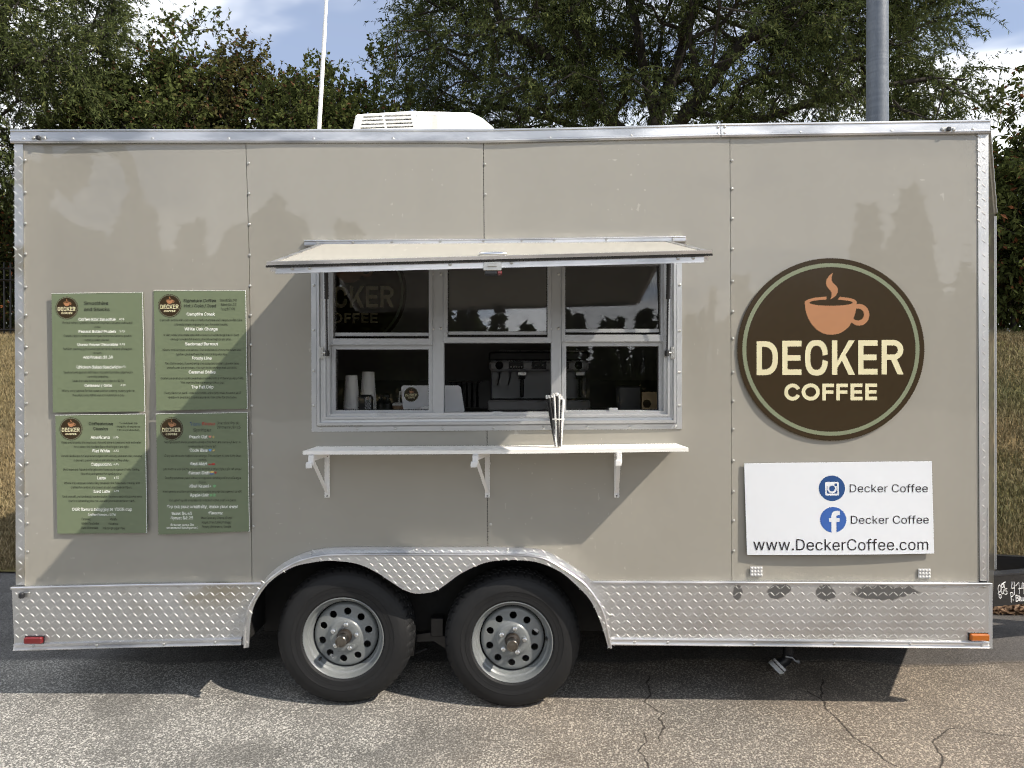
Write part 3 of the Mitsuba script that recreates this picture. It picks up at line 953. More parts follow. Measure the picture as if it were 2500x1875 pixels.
nut = lathe([(0.0120, 0), (0.0120, 0.016), (0.0075, 0.019), (0.004, 0.0195), (0.0035, 0.016), (0.0001, 0.016)], 6, "y")
cap_m = lathe([(0.0265, -0.02), (0.0265, 0.020), (0.0275, 0.024), (0.0275, 0.058), (0.0285, 0.060), (0.0285, 0.066), (0.0265, 0.068), (0.0225, 0.068), (0.0215, 0.064), (0.006, 0.0655), (0.0001, 0.066)], 32, "y")
grease_m = lathe([(0.0372, -0.03), (0.0372, -0.004), (0.035, 0.006), (0.0268, 0.010)], 32, "y")
TY, DI, RI = tyre(), disc(), lathe(RIM, 96, "y")
for hx_, hz_, rot, lb in ((W(836, 1561)[0], W(836, 1561)[1], 7, "rear wheel of the pair, silver ten hole steel rim"), (W(1251, 1571)[0], W(1251, 1571)[1], 4, "front wheel of the pair, silver ten hole steel rim")):
    y0 = 0.028
    wk = TR + "__wheel" if TR + "__wheel" not in scene else TR + "__wheel_001"

    def put(m, a=0.0):
        m = m.copy()
        if a:
            m.apply_transform(trimesh.transformations.rotation_matrix(math.radians(a), (0, 1, 0)))
        m.apply_translation((hx_, y0, hz_))
        return m
    ty = put(TY, rot * 3)
    tv = np.array(ty.vertices)
    gz = ground_z(hx_) + 0.002
    low = np.maximum(0, gz + 0.012 - tv[:, 2])
    tv[:, 2] = np.maximum(tv[:, 2], gz)
    tv[:, 1] -= np.where(tv[:, 1] < y0, 1, -1) * np.clip((gz + 0.09 - tv[:, 2]) / 0.09, 0, 1) ** 2 * 0.010
    wk = part(TR, "wheel", put(RI), "mat_rim", smooth=40, label=lb)
    part(wk, "tyre", trimesh.Trimesh(tv, ty.faces, process=False), "mat_tyre", smooth=28)
    part(wk, "disc", put(DI, rot), "mat_rim", smooth=35)
    hub_ = part(wk, "hub", put(grease_m), "mat_grease", smooth=40)
    part(wk, "grease_cap", put(cap_m), "mat_hub", smooth=40)
    for k_ in range(5):
        a = math.radians(72 * k_ + rot + 2)
        part(wk, "wheel_nut", put(moved(nut, 0.0625 * math.cos(a), 0.019, 0.0625 * math.sin(a))), "mat_steel", smooth=20)
    a = math.radians(-137 if rot == 7 else 2)
    part(wk, "valve", tube([(hx_ + 0.176 * math.cos(a), y0 + 0.05, hz_ + 0.176 * math.sin(a)), (hx_ + 0.171 * math.cos(a), y0 + 0.01, hz_ + 0.171 * math.sin(a))], 0.006, 8), "mat_black_rubber", smooth=40)
    a = math.radians(-122 if rot == 7 else 20)
    lab = bx(-0.013, 0.013, 0.0400, 0.0408, -0.007, 0.007)
    lab.apply_transform(trimesh.transformations.rotation_matrix(math.radians(40), (0, 1, 0)))
    lab.apply_translation((hx_ + 0.129 * math.cos(a), y0, hz_ + 0.129 * math.sin(a)))
    part(wk, "balance_sticker", lab, "mat_aluminium_matt")
# wheels on the far side
for hx_ in (W(836, 0)[0], W(1251, 0)[0]):
    part(TR, "far_wheel", moved(lathe(tyre_prof + [(0.001, -0.19), (0.001, -0.05), (0.203, 0.0)], 48, "y"), hx_, DEPTH - 0.2, 0.305), "mat_tyre", smooth=40)

# tongue with chalk writing, coupler end
near0, near1 = np.array([xr - 0.3, 0.62]), np.array([tipx + 0.95, DEPTH / 2 - 0.03])


def rail(p0, p1, z0, z1, th=0.05):
    d = (p1 - p0) / np.linalg.norm(p1 - p0)
    nrm = np.array([-d[1], d[0]]) * th
    return up(Polygon([p0, p1, p1 + nrm, p0 + nrm]), z0, z1), d


r1, rd = rail(near0, near1, 0.215, 0.405)
tg = part(TR, "drawbar", cat([r1]), "mat_black_paint", label="black drawbar rail with white chalk writing")
r2, _ = rail(np.array([xr - 0.3, DEPTH - 0.62]), np.array([tipx + 0.95, DEPTH / 2 + 0.03]), 0.215, 0.405, -0.05)
part(TR, "drawbar", r2, "mat_black_paint", label="plain black drawbar rail on the far side")
part(tg, "top_flange", up(Polygon([near0 + (0, -0.006), near1 + (0, -0.006), near1 + (0, 0.07), near0 + (0, 0.07)]), 0.4055, 0.415), "mat_dark_plastic")
part(TR, "coupler", cat([bx(tipx + 0.85, tipx + 1.15, DEPTH / 2 - 0.06, DEPTH / 2 + 0.06, 0.23, 0.42, 0.02)]), "mat_black_paint")
part(TR, "jack_mount", cat([tube([(tipx + 0.72, DEPTH / 2, 0.05), (tipx + 0.72, DEPTH / 2, 0.75)], 0.03, 10)]), "mat_dark_plastic", smooth=40)


def chalk(strokes, rad=0.0027):
    """Chalk strokes given in pixels of the photograph, laid on the near rail's face."""
    out = []
    for st in strokes:
        p3 = []
        for zx, zy in st:
            px, py = 2380 + zx / 5.53, 1340 + zy / 5.53
            ray = np.array([(px - 1250) / F, 1.0, -(py - 937.5) / F])
            o = np.array([0, -D, CH])
            nrm = np.array([rd[1], -rd[0], 0])
            t = ((np.array([*near0, 0]) - o) @ nrm) / (ray @ nrm)
            p3.append(o + ray * t + nrm * 0.001)
        p3 = np.array(p3)
        m = tube(p3, rad, 5)
        out.append(m)
    return cat(out)


def arc(cx, cy, rx, ry, a0, a1, n=10):
    return [(cx + rx * math.cos(math.radians(a)), cy + ry * math.sin(math.radians(a))) for a in np.linspace(a0, a1, n)]


CH_ST = [arc(330, 535, 20, 48, 0, 360, 14), [(352, 560), (358, 478)], arc(366, 500, 16, 22, -130, 100), [(358, 475), (408, 445)], [(385, 465), (400, 530)],
         arc(338, 640, 15, 26, 0, 360, 12), arc(352, 615, 40, 60, 180, 225, 6), [(358, 570), (362, 600), (375, 610), (385, 590), (388, 550)], [(430, 535), (400, 545), (402, 570)], arc(412, 590, 22, 24, -80, 130),
         [(500, 445), (488, 530), (535, 528)], [(528, 445), (532, 620)], [(548, 500), (590, 450), (600, 540), (596, 610)], [(580, 540), (622, 530)], [(640, 450), (628, 530), (664, 528)], [(655, 460), (660, 610)],
         [(478, 600), (490, 720)], arc(492, 615, 22, 30, -150, 110), arc(512, 690, 2, 2, 0, 360, 6), [(548, 625), (552, 710)], arc(560, 645, 18, 20, -120, 90), arc(562, 685, 22, 22, -90, 130), [(592, 625), (592, 700), (602, 705), (604, 640)],
         [(616, 650), (618, 705), (634, 700), (636, 650), (640, 705), (656, 700), (660, 650)]]
part(tg, "chalk_writing", chalk(CH_ST), "mat_chalk", smooth=50)

# drain pipe under the floor
p0, p1, p2 = at(1925, 1560, 0.55), at(1924, 1600, 0.55), at(1904, 1622, 0.55)
dk = part(TR, "drain_pipe", tube([p0, p1, 0.5 * p1 + 0.5 * p2 + (0.01, 0, 0), p2], 0.030, 14), "mat_dark_plastic", smooth=40)
dd = (at(1898, 1628, 0.55) - p2)
dd /= np.linalg.norm(dd)
part(dk, "collar", cat([tube([p2 - dd * 0.004, p2 + dd * 0.010], 0.044, 20), tube([p2 + dd * 0.016, p2 + dd * 0.040], 0.050, 20)]), "mat_white", smooth=30)
part(dk, "tie", tube([at(1918, 1603, 0.5), at(1934, 1606, 0.5), at(1942, 1614, 0.5), at(1950, 1616, 0.5)], [0.005, 0.005, 0.004, 0.012], 6), "mat_aluminium_matt", smooth=40)
part(TR, "tail_tag", plate(Polygon([W(1957, 1580), W(1975, 1581), W(1972, 1591), W(1964, 1590), W(1955, 1585)]), 0.09, 0.11), "mat_white")
part(TR, "pipe_support", tube([at(1965, 1580, 0.3), at(1965, 1545, 0.3)], 0.008, 6), "mat_dark_plastic")

# roof air conditioner
def ac_pts(pts, y):
    return [(at(850 + x / 5.82, 250 + z / 5.82, y)[0], at(850 + x / 5.82, 250 + z / 5.82, y)[2]) for x, z in pts]


yA = 0.62
zroof = topz(1180) - 0.002
LEFTP = [(50, 400), (100, 180), (130, 158), (905, 112), (960, 108), (1030, 400)]
RIGHTP = [(972, 400), (905, 112), (960, 99), (1010, 103), (1060, 112), (1720, 114), (1760, 125), (1900, 195), (2040, 310), (2110, 395)]


def shell(pts, inset=0.03):
    p = np.array(ac_pts(pts, yA))
    p = np.vstack([p, [[p[-1, 0], zroof], [p[0, 0], zroof]]])
    p[:, 1] = np.maximum(p[:, 1], zroof)
    c = np.array([p[:, 0].mean(), zroof])
    q = Polygon(p).convex_hull.buffer(-inset)
    q = np.array(q.exterior.coords[:-1])
    q = np.vstack([q, [[p[0, 0], zroof], [p[-3, 0], zroof]]])
    front = np.column_stack([q[:, 0], np.full(len(q), yA), q[:, 1]])
    mid = np.column_stack([p[:, 0], np.full(len(p), yA + inset), p[:, 1]])
    q2 = p * [0.999, 1]
    back = np.column_stack([p[:, 0], np.full(len(p), yA + 0.62), p[:, 1]])
    return m3.Manifold.hull_points(np.vstack([front, mid, back]))


slots = []
SL = [((212, 196), (480, 188)), ((197, 262), (492, 240)), ((184, 315), (505, 300)), ((172, 367), (517, 350)), ((512, 190), (888, 182)), ((525, 248), (900, 235)), ((537, 300), (912, 287)), ((548, 350), (925, 338))]
for i_, ((a0, b0), (a1, b1)) in enumerate(SL):
    if i_ < 4:
        b0, b1 = ((205, 196), (256, 245), (310, 300), (363, 350))[i_]
    pp = LineString(ac_pts([(a0 + 10, b0), (a1 - 10, b1)], yA)).buffer(0.0058)
    pm = plate(pp, yA - 0.05, yA + 0.06)
    slots.append(m3.Manifold(m3.Mesh(np.array(pm.vertices, np.float32), np.array(pm.faces, np.uint32))))
left_s = shell(LEFTP, 0.012)
cav = bx(at(870, 0, yA)[0], at(1016, 0, yA)[0], yA + 0.022, yA + 0.5, zroof - 0.02, at(0, 250 + 176 / 5.82, yA)[2], 0.0)
left_s = left_s - m3.Manifold(m3.Mesh(np.array(cav.vertices, np.float32), np.array(cav.faces, np.uint32)))
for s_ in slots:
    if s_.num_tri() > 0:
        left_s = left_s - s_
ak = part(TR, "air_conditioner", tm(left_s), "mat_ac", smooth=25, label="white roof air conditioner with slotted grille and stained cover")
part(ak, "cover", tm(shell(RIGHTP, 0.03)), "mat_ac", smooth=30)
part(ak, "grille_core", bx(at(880, 0, yA)[0], at(1008, 0, yA)[0], yA + 0.060, yA + 0.075, zroof, at(0, 250 + 178 / 5.82, yA)[2]), "mat_dark_liner")

# ------------------------------------------------------------------ serving window
wk = part(TR, "window_frame", frame([W(760, 604), W(1664, 600), W(1664, 1047), W(762, 1054)],
     [(0.0, 0.0), (0.0, -0.008), (12 / S, -0.009), (13 / S, -0.002), (15 / S, -0.002), (15.5 / S, -0.027), (22 / S, -0.028), (23 / S, -0.010), (30 / S, -0.008), (31 / S, -0.022), (36 / S, -0.022), (37 / S, -0.004), (44 / S, -0.004), (44.5 / S, 0.07)]), "mat_aluminium_frame",
     label="wide aluminium frame around the serving window")
part(wk, "screws", rivets([W(767, y) for y in (697, 806, 905, 990)] + [W(1658, y) for y in (696, 808, 909, 990)] + [W(x, 1047 - (x - 785) * 0.006) for x in (785, 873, 966, 1081, 1205, 1327, 1433, 1537, 1648)], -0.0085), "mat_screw", smooth=40, stuff=True)
for a, b, c, d in ((1056, 1083, 1049, 1090), (1346, 1371, 1336, 1378)):
    k = part(TR, "window_post", wbox(a, b, 600, 1014, 0.008, 0.075, 0.002), "mat_aluminium_matt")
    part(k, "screws", rivets([W(c + 6, 669), W(d - 14, 669), W(c + 8, 803), W(d - 14, 802)], 0.006), "mat_screw", smooth=40, stuff=True)
ROWS = [("left", 804, 1056, 826, 842), ("middle", 1083, 1346, 823, 837), ("right", 1371, 1622, 817, 834)]
for nm, x0, x1, yr0, yr1 in ROWS:
    sk = part(TR, "upper_sash", frame([W(x0, 598), W(x1, 598), W(x1, yr1), W(x0, yr1)], [(0.0, 0.05), (0.0, 0.000), (9 / S, 0.000), (9.5 / S, 0.05)]), "mat_aluminium_matt")
    part(sk, "gasket", frame([W(x0 + 8, 598), W(x1 - 8, 598), W(x1 - 8, yr0 - 5), W(x0 + 8, yr0 - 5)], [(0.0, 0.028), (2.6 / S, 0.028), (2.7 / S, 0.036)]), "mat_black_rubber")
    part(sk, "bottom_rail", wbox(x0 + 8, x1 - 8, yr0, yr1, -0.002, 0.05, 0.002), "mat_aluminium_matt")
    part(sk, "inner_rail", wbox(x0 + 10, x1 - 10, yr0 - 15, yr0 - 6, 0.022, 0.05, 0.002), "mat_aluminium_matt")
    part(sk, "glass_pane", sheet(Polygon(quad(x0 + 8, 604, x1 - 8, yr0 - 10)), 0.034), "mat_pane")
    if nm == "middle":
        part(sk, "raised_glass_pane", sheet(Polygon(quad(x0 + 8, 606, x1 - 8, yr0 - 10)), 0.060), "mat_pane")
    else:
        lk = part(TR, "lower_sash", frame([W(x0 + 2, yr1), W(x1 - 1, yr1), W(x1 - 1, 1012), W(x0 + 2, 1012)], [(0.0, 0.075), (0.0, 0.025), (10 / S, 0.025), (10.5 / S, 0.06)]), "mat_aluminium_matt")
        part(lk, "gasket", frame([W(x0 + 11, yr1), W(x1 - 10, yr1), W(x1 - 10, 1003), W(x0 + 11, 1003)], [(0.0, 0.040), (2.6 / S, 0.040), (2.7 / S, 0.055)]), "mat_black_rubber")
        part(lk, "glass_pane", sheet(Polygon(quad(x0 + 11, yr1 - 2, x1 - 10, 1004)), 0.050), "mat_pane")
for a, b, c, d in ((920, 943, 1007, 1015), (1203, 1224, 1004, 1013), (1487, 1508, 996, 1006)):
    part(TR, "sash_clip", wbox(a, b, c, d, -0.004, 0.02, 0.001), "mat_aluminium_matt")
part(TR, "latch_slot", plate(LineString([W(1200, 1031), W(1232, 1031)]).buffer(0.004), -0.0245, -0.020), "mat_dark_plastic")

# hatch (awning) with its hinge, rubber seal, lip, latch and struts
hl, hr_ = np.array([-0.962, -0.012, 2.300]), np.array([0.792, -0.012, 2.312])
ol, or_ = np.array([-0.9625, -0.752, 2.081]), np.array([0.782, -0.752, 2.127])
nu = np.cross(hr_ - hl, ol - hl)
nu = nu / np.linalg.norm(nu)
nu = nu if nu[2] > 0 else -nu


def slab(a, b, c, d, t0, t1):
    q = np.array([a, b, c, d])
    return m3.Manifold.hull_points(np.vstack([q + nu * t0, q + nu * t1]))


def lerp(u, v):
    """A point of the hatch's top: u across (0 left to 1 right), v outwards (0 at the hinge to 1 at the lip)."""
    return (hl * (1 - u) + hr_ * u) * (1 - v) + (ol * (1 - u) + or_ * u) * v


hk = part(TR, "hatch", tm(slab(lerp(0.012, 0.0), lerp(0.988, 0.0), lerp(0.988, 0.985), lerp(0.012, 0.985), -0.030, 0.0)), "mat_paint_matt", label="beige serving hatch propped open as an awning")
part(hk, "edge_trim", cat([tm(slab(lerp(0.0, 0.0), lerp(0.0115, 0.0), lerp(0.0115, 1.0), lerp(0.0, 1.0), -0.034, 0.004)), tm(slab(lerp(0.9885, 0.0), lerp(1.0, 0.0), lerp(1.0, 1.0), lerp(0.9885, 1.0), -0.034, 0.004)),
                           tm(slab(lerp(-0.004, 0.986), lerp(1.004, 0.986), lerp(1.006, 1.010), lerp(-0.006, 1.010), -0.008, 0.005))]), "mat_aluminium")
part(hk, "rubber_seal", tm(slab(lerp(-0.007, 0.980), lerp(1.007, 0.980), lerp(1.008, 1.012), lerp(-0.008, 1.012), -0.017, -0.0085)), "mat_black_rubber")
lip_l, lip_r = lerp(0.012, 1.0) - nu * 0.017, lerp(0.990, 1.0) - nu * 0.017
part(hk, "front_lip", tm(m3.Manifold.hull_points(np.array([p + q for p in (lip_l, lip_r) for q in ((0, 0, 0), (0, 0.004, 0), (0, 0, -0.026), (0, 0.004, -0.026))]))), "mat_aluminium")
part(hk, "lip_screws", cat([moved(RIVET, *(lerp(u, 1.0) - nu * 0.024 + np.array([0, -0.002, 0]))) for u in (0.05, 0.09, 0.41, 0.55, 0.93, 0.965)]), "mat_screw", smooth=40, stuff=True)
part(hk, "hinge", sweep([W(744, 588), W(1190, 585), W(1673, 578)], [(0.0, 0.0), (-0.014, 0.0), (-0.016, -0.004), (-0.008, -0.006), (-0.008, -0.020), (-0.016, -0.024), (-0.012, -0.030), (0.0, -0.030)]), "mat_aluminium", smooth=20)
part(hk, "hinge_screws", rivets([W(x, 593 - (x - 776) * 0.0105) for x in (776, 862, 957, 1075, 1180, 1274, 1353, 1480, 1642)], -0.009), "mat_screw", smooth=40, stuff=True)
c0 = lerp(0.507, 0.9)
hd = []
e1, e2 = (hr_ - hl) / np.linalg.norm(hr_ - hl), (ol - hl) / np.linalg.norm(ol - hl)
loop = [c0 + e1 * 0.052 * math.copysign(min(1, abs(1.25 * math.cos(a))), math.cos(a)) + e2 * 0.022 * math.sin(a) + nu * 0.008 for a in np.linspace(0, 2 * np.pi, 25)]
part(hk, "handle", tube(loop, 0.0045, 6, caps=False), "mat_steel", smooth=40)
lt = lerp(0.507, 1.0) - nu * 0.018
lk = part(hk, "latch", cat([bx(lt[0] - 0.036, lt[0] + 0.036, lt[1] - 0.006, lt[1] - 0.001, lt[2] - 0.036, lt[2] + 0.002, 0.002), bx(lt[0] - 0.020, lt[0] + 0.018, lt[1] - 0.012, lt[1] - 0.0065, lt[2] - 0.022, lt[2] - 0.010, 0.002)]), "mat_screw")
part(hk, "latch_bolt", bx(lt[0] - 0.030, lt[0] + 0.020, lt[1] - 0.004, lt[1] + 0.05, lt[2] - 0.050, lt[2] - 0.0365, 0.002), "mat_dark_plastic")
part(hk, "latch_lever", bx(lt[0] + 0.0205, lt[0] + 0.038, lt[1] - 0.004, lt[1] + 0.04, lt[2] - 0.049, lt[2] - 0.0365, 0.002), "mat_red_lens", label="small red latch lever under the hatch lip")
for sx, bxp, lb in ((-0.920, 545, "left"), (0.772, 0, "right")):
    A = np.array([sx, -0.030, W(0, 862)[1]])
    B = np.array([sx + (0.010 if sx < 0 else -0.004), -0.095, 2.235])
    M1, M2 = A * 0.78 + B * 0.22, A * 0.45 + B * 0.55
    gk = part(TR, "gas_strut", tube([M2, B], 0.0105, 10), "mat_black_paint", smooth=40, label="black gas strut at the %s of the hatch" % lb)
    part(gk, "piston_rod", tube([A, M2], 0.0042, 8), "mat_dark_plastic", smooth=40)
    part(gk, "ball_end", tube([A + (0, 0, -0.016), A + (0, 0, 0.012)], 0.011, 8), "mat_black_rubber", smooth=40)
    o = -0.030 if sx < 0 else 0.030
    part(gk, "bracket", cat([bx(min(sx + o - 0.012, sx + o + 0.012), sx + o + 0.012, -0.030, -0.026, A[2] - 0.030, A[2] + 0.030, 0.002), tube([A, A + (o * 0.7, 0.004, 0)], 0.005, 6)]
                            + [moved(dome(0.005, 0.004), sx + o, -0.030, A[2] + dz) for dz in (-0.02, 0, 0.02)]), "mat_screw", smooth=30)

# shelf on three folding brackets
ys = -0.255


def on(px, py, y):
    p = at(px, py, y)
    return p


SP = [(W(772, 1092)[0], W(1656, 1090)[0])]
sl, sr = -0.977, 0.824
zs = lambda x: np.interp(x, [sl, -0.03, sr], [1.287, 1.291, 1.302])
sg = []
for i_, (a, b) in enumerate(((sl, -0.03), (-0.03, sr))):
    pts = []
    for x in (a, b):
        for y in (-0.003, ys):
            for dz in (0.0, -0.017):
                pts.append((x, y, zs(x) + dz))
    sg.append(m3.Manifold.hull_points(np.array(pts)))
part(TR, "shelf", tm(sg[0] + sg[1]), "mat_shelf", label="long white painted shelf below the serving window")
for wx, skew in ((W(800, 0)[0], -0.009), (W(1190, 0)[0], -0.048), (W(1505, 0)[0], -0.026)):
    zt = float(zs(wx)) - 0.018
    zb = W(0, 1214)[1]
    yo = ys - 0.010

    def bar(x0, y0, x1, y1, hw, z0, z1, off=0.0):
        """A strip of the bracket from (x0, y0) to (x1, y1) seen from above."""
        d = np.array([x1 - x0, y1 - y0])
        d /= np.linalg.norm(d)
        nn = np.array([-d[1], d[0]])
        a, b = np.array([x0, y0]) + nn * off, np.array([x1, y1]) + nn * off
        return up(Polygon([a - nn * hw, b - nn * hw, b + nn * hw, a + nn * hw]), z0, z1)
    k = part(TR, "shelf_bracket", cat([bx(wx - 0.012, wx + 0.012, -0.008, -0.001, zb, zt), bx(wx - 0.012, wx - 0.009, -0.014, -0.0085, zb, zt), bx(wx + 0.009, wx + 0.012, -0.014, -0.0085, zb, zt)]), "mat_white")
    part(k, "arm", cat([bar(wx, -0.016, wx + skew, yo, 0.012, zt - 0.003, zt - 0.0005), bar(wx, -0.016, wx + skew, yo, 0.0015, zt - 0.028, zt - 0.0035, 0.0105), bar(wx, -0.016, wx + skew, yo, 0.0015, zt - 0.028, zt - 0.0035, -0.0105)]), "mat_white")
    d0, d1 = np.array([wx + skew * 0.92, yo + 0.016, zt - 0.022]), np.array([wx, -0.016, zb + 0.028])
    part(k, "brace", tm(m3.Manifold.hull_points(np.array([p + (sx * 0.0085, sy * 0.006, -sy * 0.002) for p in (d0, d1) for sx in (-1, 1) for sy in (-1, 1)]))), "mat_white")
    cx_ = wx + skew
    part(k, "catch", cat([bx(cx_ - 0.0125, cx_ + 0.0125, yo - 0.008, yo - 0.0005, zt - 0.048, zt - 0.004, 0.002), bx(cx_ - 0.020, cx_ + 0.008, yo - 0.020, yo - 0.0085, zt - 0.060, zt - 0.032, 0.003)]), "mat_white")
    part(k, "screws", cat([moved(dome(0.004, 0.002), wx, -0.009, zb + 0.008), moved(dome(0.005, 0.002), wx, -0.009, zt - 0.03)]), "mat_dark_plastic", stuff=True)

# ------------------------------------------------------------------ logo
def zl(x, y):
    return W(1780 + x / 3.317, 600 + y / 3.317)


def zpoly(pts):
    return Polygon([zl(*p) for p in pts])


def ellipse(cx, cy, rx, ry, n=96, a0=0, a1=360):
    return Polygon([(cx + rx * math.cos(a), cy + ry * math.sin(a)) for a in np.radians(np.linspace(a0, a1, n, endpoint=(a1 - a0) < 360))])


def R(x0, y0, x1, y1):
    return sbox(min(x0, x1), min(y0, y1), max(x0, x1), max(y0, y1))


def wide_line(pts, w):
    return LineString(pts).buffer(w / 2, cap_style=2, join_style=2)


def letter_E(x0, x1, y0, y1, v, h):
    m = (y0 + y1) / 2
    return unary_union([R(x0, y0, x0 + v, y1), R(x0, y0, x1, y0 + h), R(x0, y1 - h, x1, y1), R(x0, m - h / 2, x1 - (x1 - x0) * 0.05, m + h / 2)])


def letter_F(x0, x1, y0, y1, v, h):
    m = y0 + (y1 - y0) * 0.50
    return unary_union([R(x0, y0, x0 + v, y1), R(x0, y0, x1, y0 + h), R(x0, m - h / 2, x1 - (x1 - x0) * 0.06, m + h / 2)])


def superellipse(cx, cy, rx, ry, e, n=96):
    a = np.arange(n) / n * 2 * np.pi
    return Polygon(np.column_stack([cx + rx * np.sign(np.cos(a)) * np.abs(np.cos(a)) ** (2 / e), cy + ry * np.sign(np.sin(a)) * np.abs(np.sin(a)) ** (2 / e)]))


def letter_O(x0, x1, y0, y1, v, h, cut=0):
    cx, cy, rx, ry = (x0 + x1) / 2, (y0 + y1) / 2, (x1 - x0) / 2, (y1 - y0) / 2
    if rx < ry * 0.9:                    # the taller line's C
        o, i = superellipse(cx, cy, rx, ry, 2.5), superellipse(cx, cy, rx - v, ry - h, 2.5)
    else:
        o, i = ellipse(cx, cy, rx, ry), ellipse(cx, cy, rx - v, ry - h)
    p = o.difference(i)
    if cut:
        p = p.difference(Polygon([(cx, cy), (x1 + 60, cy - cut), (x1 + 60, cy + cut)]))
    return p


def letter_D(x0, x1, y0, y1, v, h):
    m, cy, ry = x0 + (x1 - x0) * 0.36, (y0 + y1) / 2, (y1 - y0) / 2
    o = unary_union([R(x0, y0, m, y1), superellipse(m, cy, x1 - m, ry, 2.35)]).intersection(R(x0, y0, x1, y1))
    i = unary_union([R(x0 + v, y0 + h, m, y1 - h), superellipse(m, cy, x1 - m - v, ry - h, 2.35)]).intersection(R(x0 + v, y0, x1, y1))
    return o.difference(i)


def letter_K(x0, x1, y0, y1, v):
    m = (y0 + y1) / 2
    k = unary_union([R(x0, y0, x0 + v, y1), Polygon([(x0 + v, m + 30), (x1 - v * 1.15, y0), (x1, y0), (x0 + v, m + 85)]), Polygon([(x0 + v + 30, m + 8), (x0 + v + 62, m - 32), (x1 + 2, y1), (x1 - v * 1.15, y1)])])
    return k


def letter_R(x0, x1, y0, y1, v, h):
    m = y0 + (y1 - y0) * 0.58
    r = (m - y0) / 2
    o = unary_union([R(x0, y0, x1 - r, m), sbox(x1 - 2 * r, y0 + r, x1 - r, m - r + .1).buffer(r, 24)]).intersection(R(x0, y0, x1, m))
    ri = r - h
    i = unary_union([R(x0 + v, y0 + h, x1 - h - ri, m - h), Point(x1 - h - ri, (y0 + m) / 2).buffer(ri, 24)])
    leg = Polygon([(x0 + (x1 - x0) * 0.42, m - 5), (x0 + (x1 - x0) * 0.70, m - 8), (x1 + 2, y1), (x1 - v * 1.1, y1)])
    return unary_union([o.difference(i), R(x0, y0, x0 + v, y1), leg])


LOGO_BIG = unary_union([letter_D(220, 392, 773, 1048, 43, 46), letter_E(426, 582, 770, 1047, 43, 46), letter_O(610, 796, 764, 1051, 43, 46, 48), letter_K(828, 1013, 766, 1046, 43), letter_E(1040, 1197, 765, 1043, 43, 46),
                        letter_R(1230, 1405, 763, 1042, 43, 44)])
LOGO_SMALL = unary_union([letter_O(443, 577, 1116, 1254, 30, 30, 62), letter_O(583, 730, 1115, 1253, 30, 30), letter_F(750, 845, 1117, 1252, 30, 28), letter_F(863, 958, 1117, 1252, 30, 28), letter_E(978, 1075, 1116, 1251, 30, 28),
                          letter_E(1097, 1193, 1116, 1250, 30, 28)])
cup_body = Polygon([(611, 455), (614, 500), (624, 550), (645, 600), (675, 645), (712, 682), (755, 707), (800, 718), (840, 718), (885, 709), (925, 688), (958, 660), (985, 620), (1005, 575), (1018, 530), (1026, 480), (1027, 455),
                    (1005, 437), (960, 425), (880, 416), (820, 415), (760, 417), (690, 424), (640, 437)]).buffer(3)
handle_o = unary_union([ellipse(1048, 560, 82, 88)]).difference(ellipse(1038, 558, 49, 48)).difference(R(900, 400, 1000, 600).difference(cup_body).intersection(R(0, 0, 0.1, 0.1)))
handle_o = handle_o.difference(R(800, 380, 1024, 470))
mugp = unary_union([cup_body, handle_o.intersection(unary_union([R(1024, 440, 1200, 700), Polygon([(960, 655), (1030, 470), (1200, 470), (1200, 700), (960, 700)])]))])
mugp = mugp.difference(ellipse(821, 462, 175, 25)).difference(Polygon([(783, 405), (880, 400), (895, 412), (872, 440), (780, 440), (785, 428)]))
steam = Polygon([(833, 225), (806, 246), (787, 275), (781, 300), (785, 322), (800, 345), (818, 364), (828, 385), (827, 408), (819, 432), (840, 420), (860, 400), (873, 376), (875, 352), (866, 332), (848, 315), (832, 300), (824, 282), (824, 256)]).buffer(2)


def logo_map(p, cx, cz, k):
    """The emblem (drawn about 820, 840 with radius 756) -> metres about (cx, cz) at k metres a unit."""
    return affinity.affine_transform(p, [k, 0, 0, -k, cx - 820 * k, cz + 840 * k])


def emblem(parent, cx, cz, k, y, step=0.0008, ring=True, squash=1.0, name="logo", full=True):
    disc_ = ellipse(820, 840, 756, 738 if squash != 1.0 else 756, 96)
    rg = ellipse(820, 840, 716, 698 if squash != 1.0 else 716, 96).difference(ellipse(820, 840, 684, 666 if squash != 1.0 else 684, 96))
    lk_ = part(parent, name, plate(logo_map(disc_, cx, cz, k), y - step, y), "mat_logo_brown") if full else None
    part(lk_, "ring", sheet(logo_map(rg, cx, cz, k), y - step * 2), "mat_logo_green")
    part(lk_, "cup_emblem", sheet(logo_map(unary_union([mugp, steam]), cx, cz, k), y - step * 2), "mat_logo_orange")
    if squash != 1.0:
        for g in geoms(unary_union([LOGO_BIG, LOGO_SMALL])):
            part(lk_, "letter", sheet(logo_map(g, cx, cz, k), y - step * 2), "mat_logo_cream")
    else:
        part(lk_, "lettering", sheet(logo_map(unary_union([LOGO_BIG, LOGO_SMALL]), cx, cz, k), y - step * 2), "mat_logo_cream", stuff=True)
    return lk_


lx, lz = zl(820, 840)
emblem(TR, lx, lz, 1 / 3.317 / S, -0.005, squash=0.98)
labels[TR + "__logo"] = {"label": "large round brown logo with an orange cup and cream lettering"}

# ------------------------------------------------------------------ white sign (its square code left out)
def zs_(x, y):
    return W(1800 + x / 4.424, 1110 + y / 4.424)


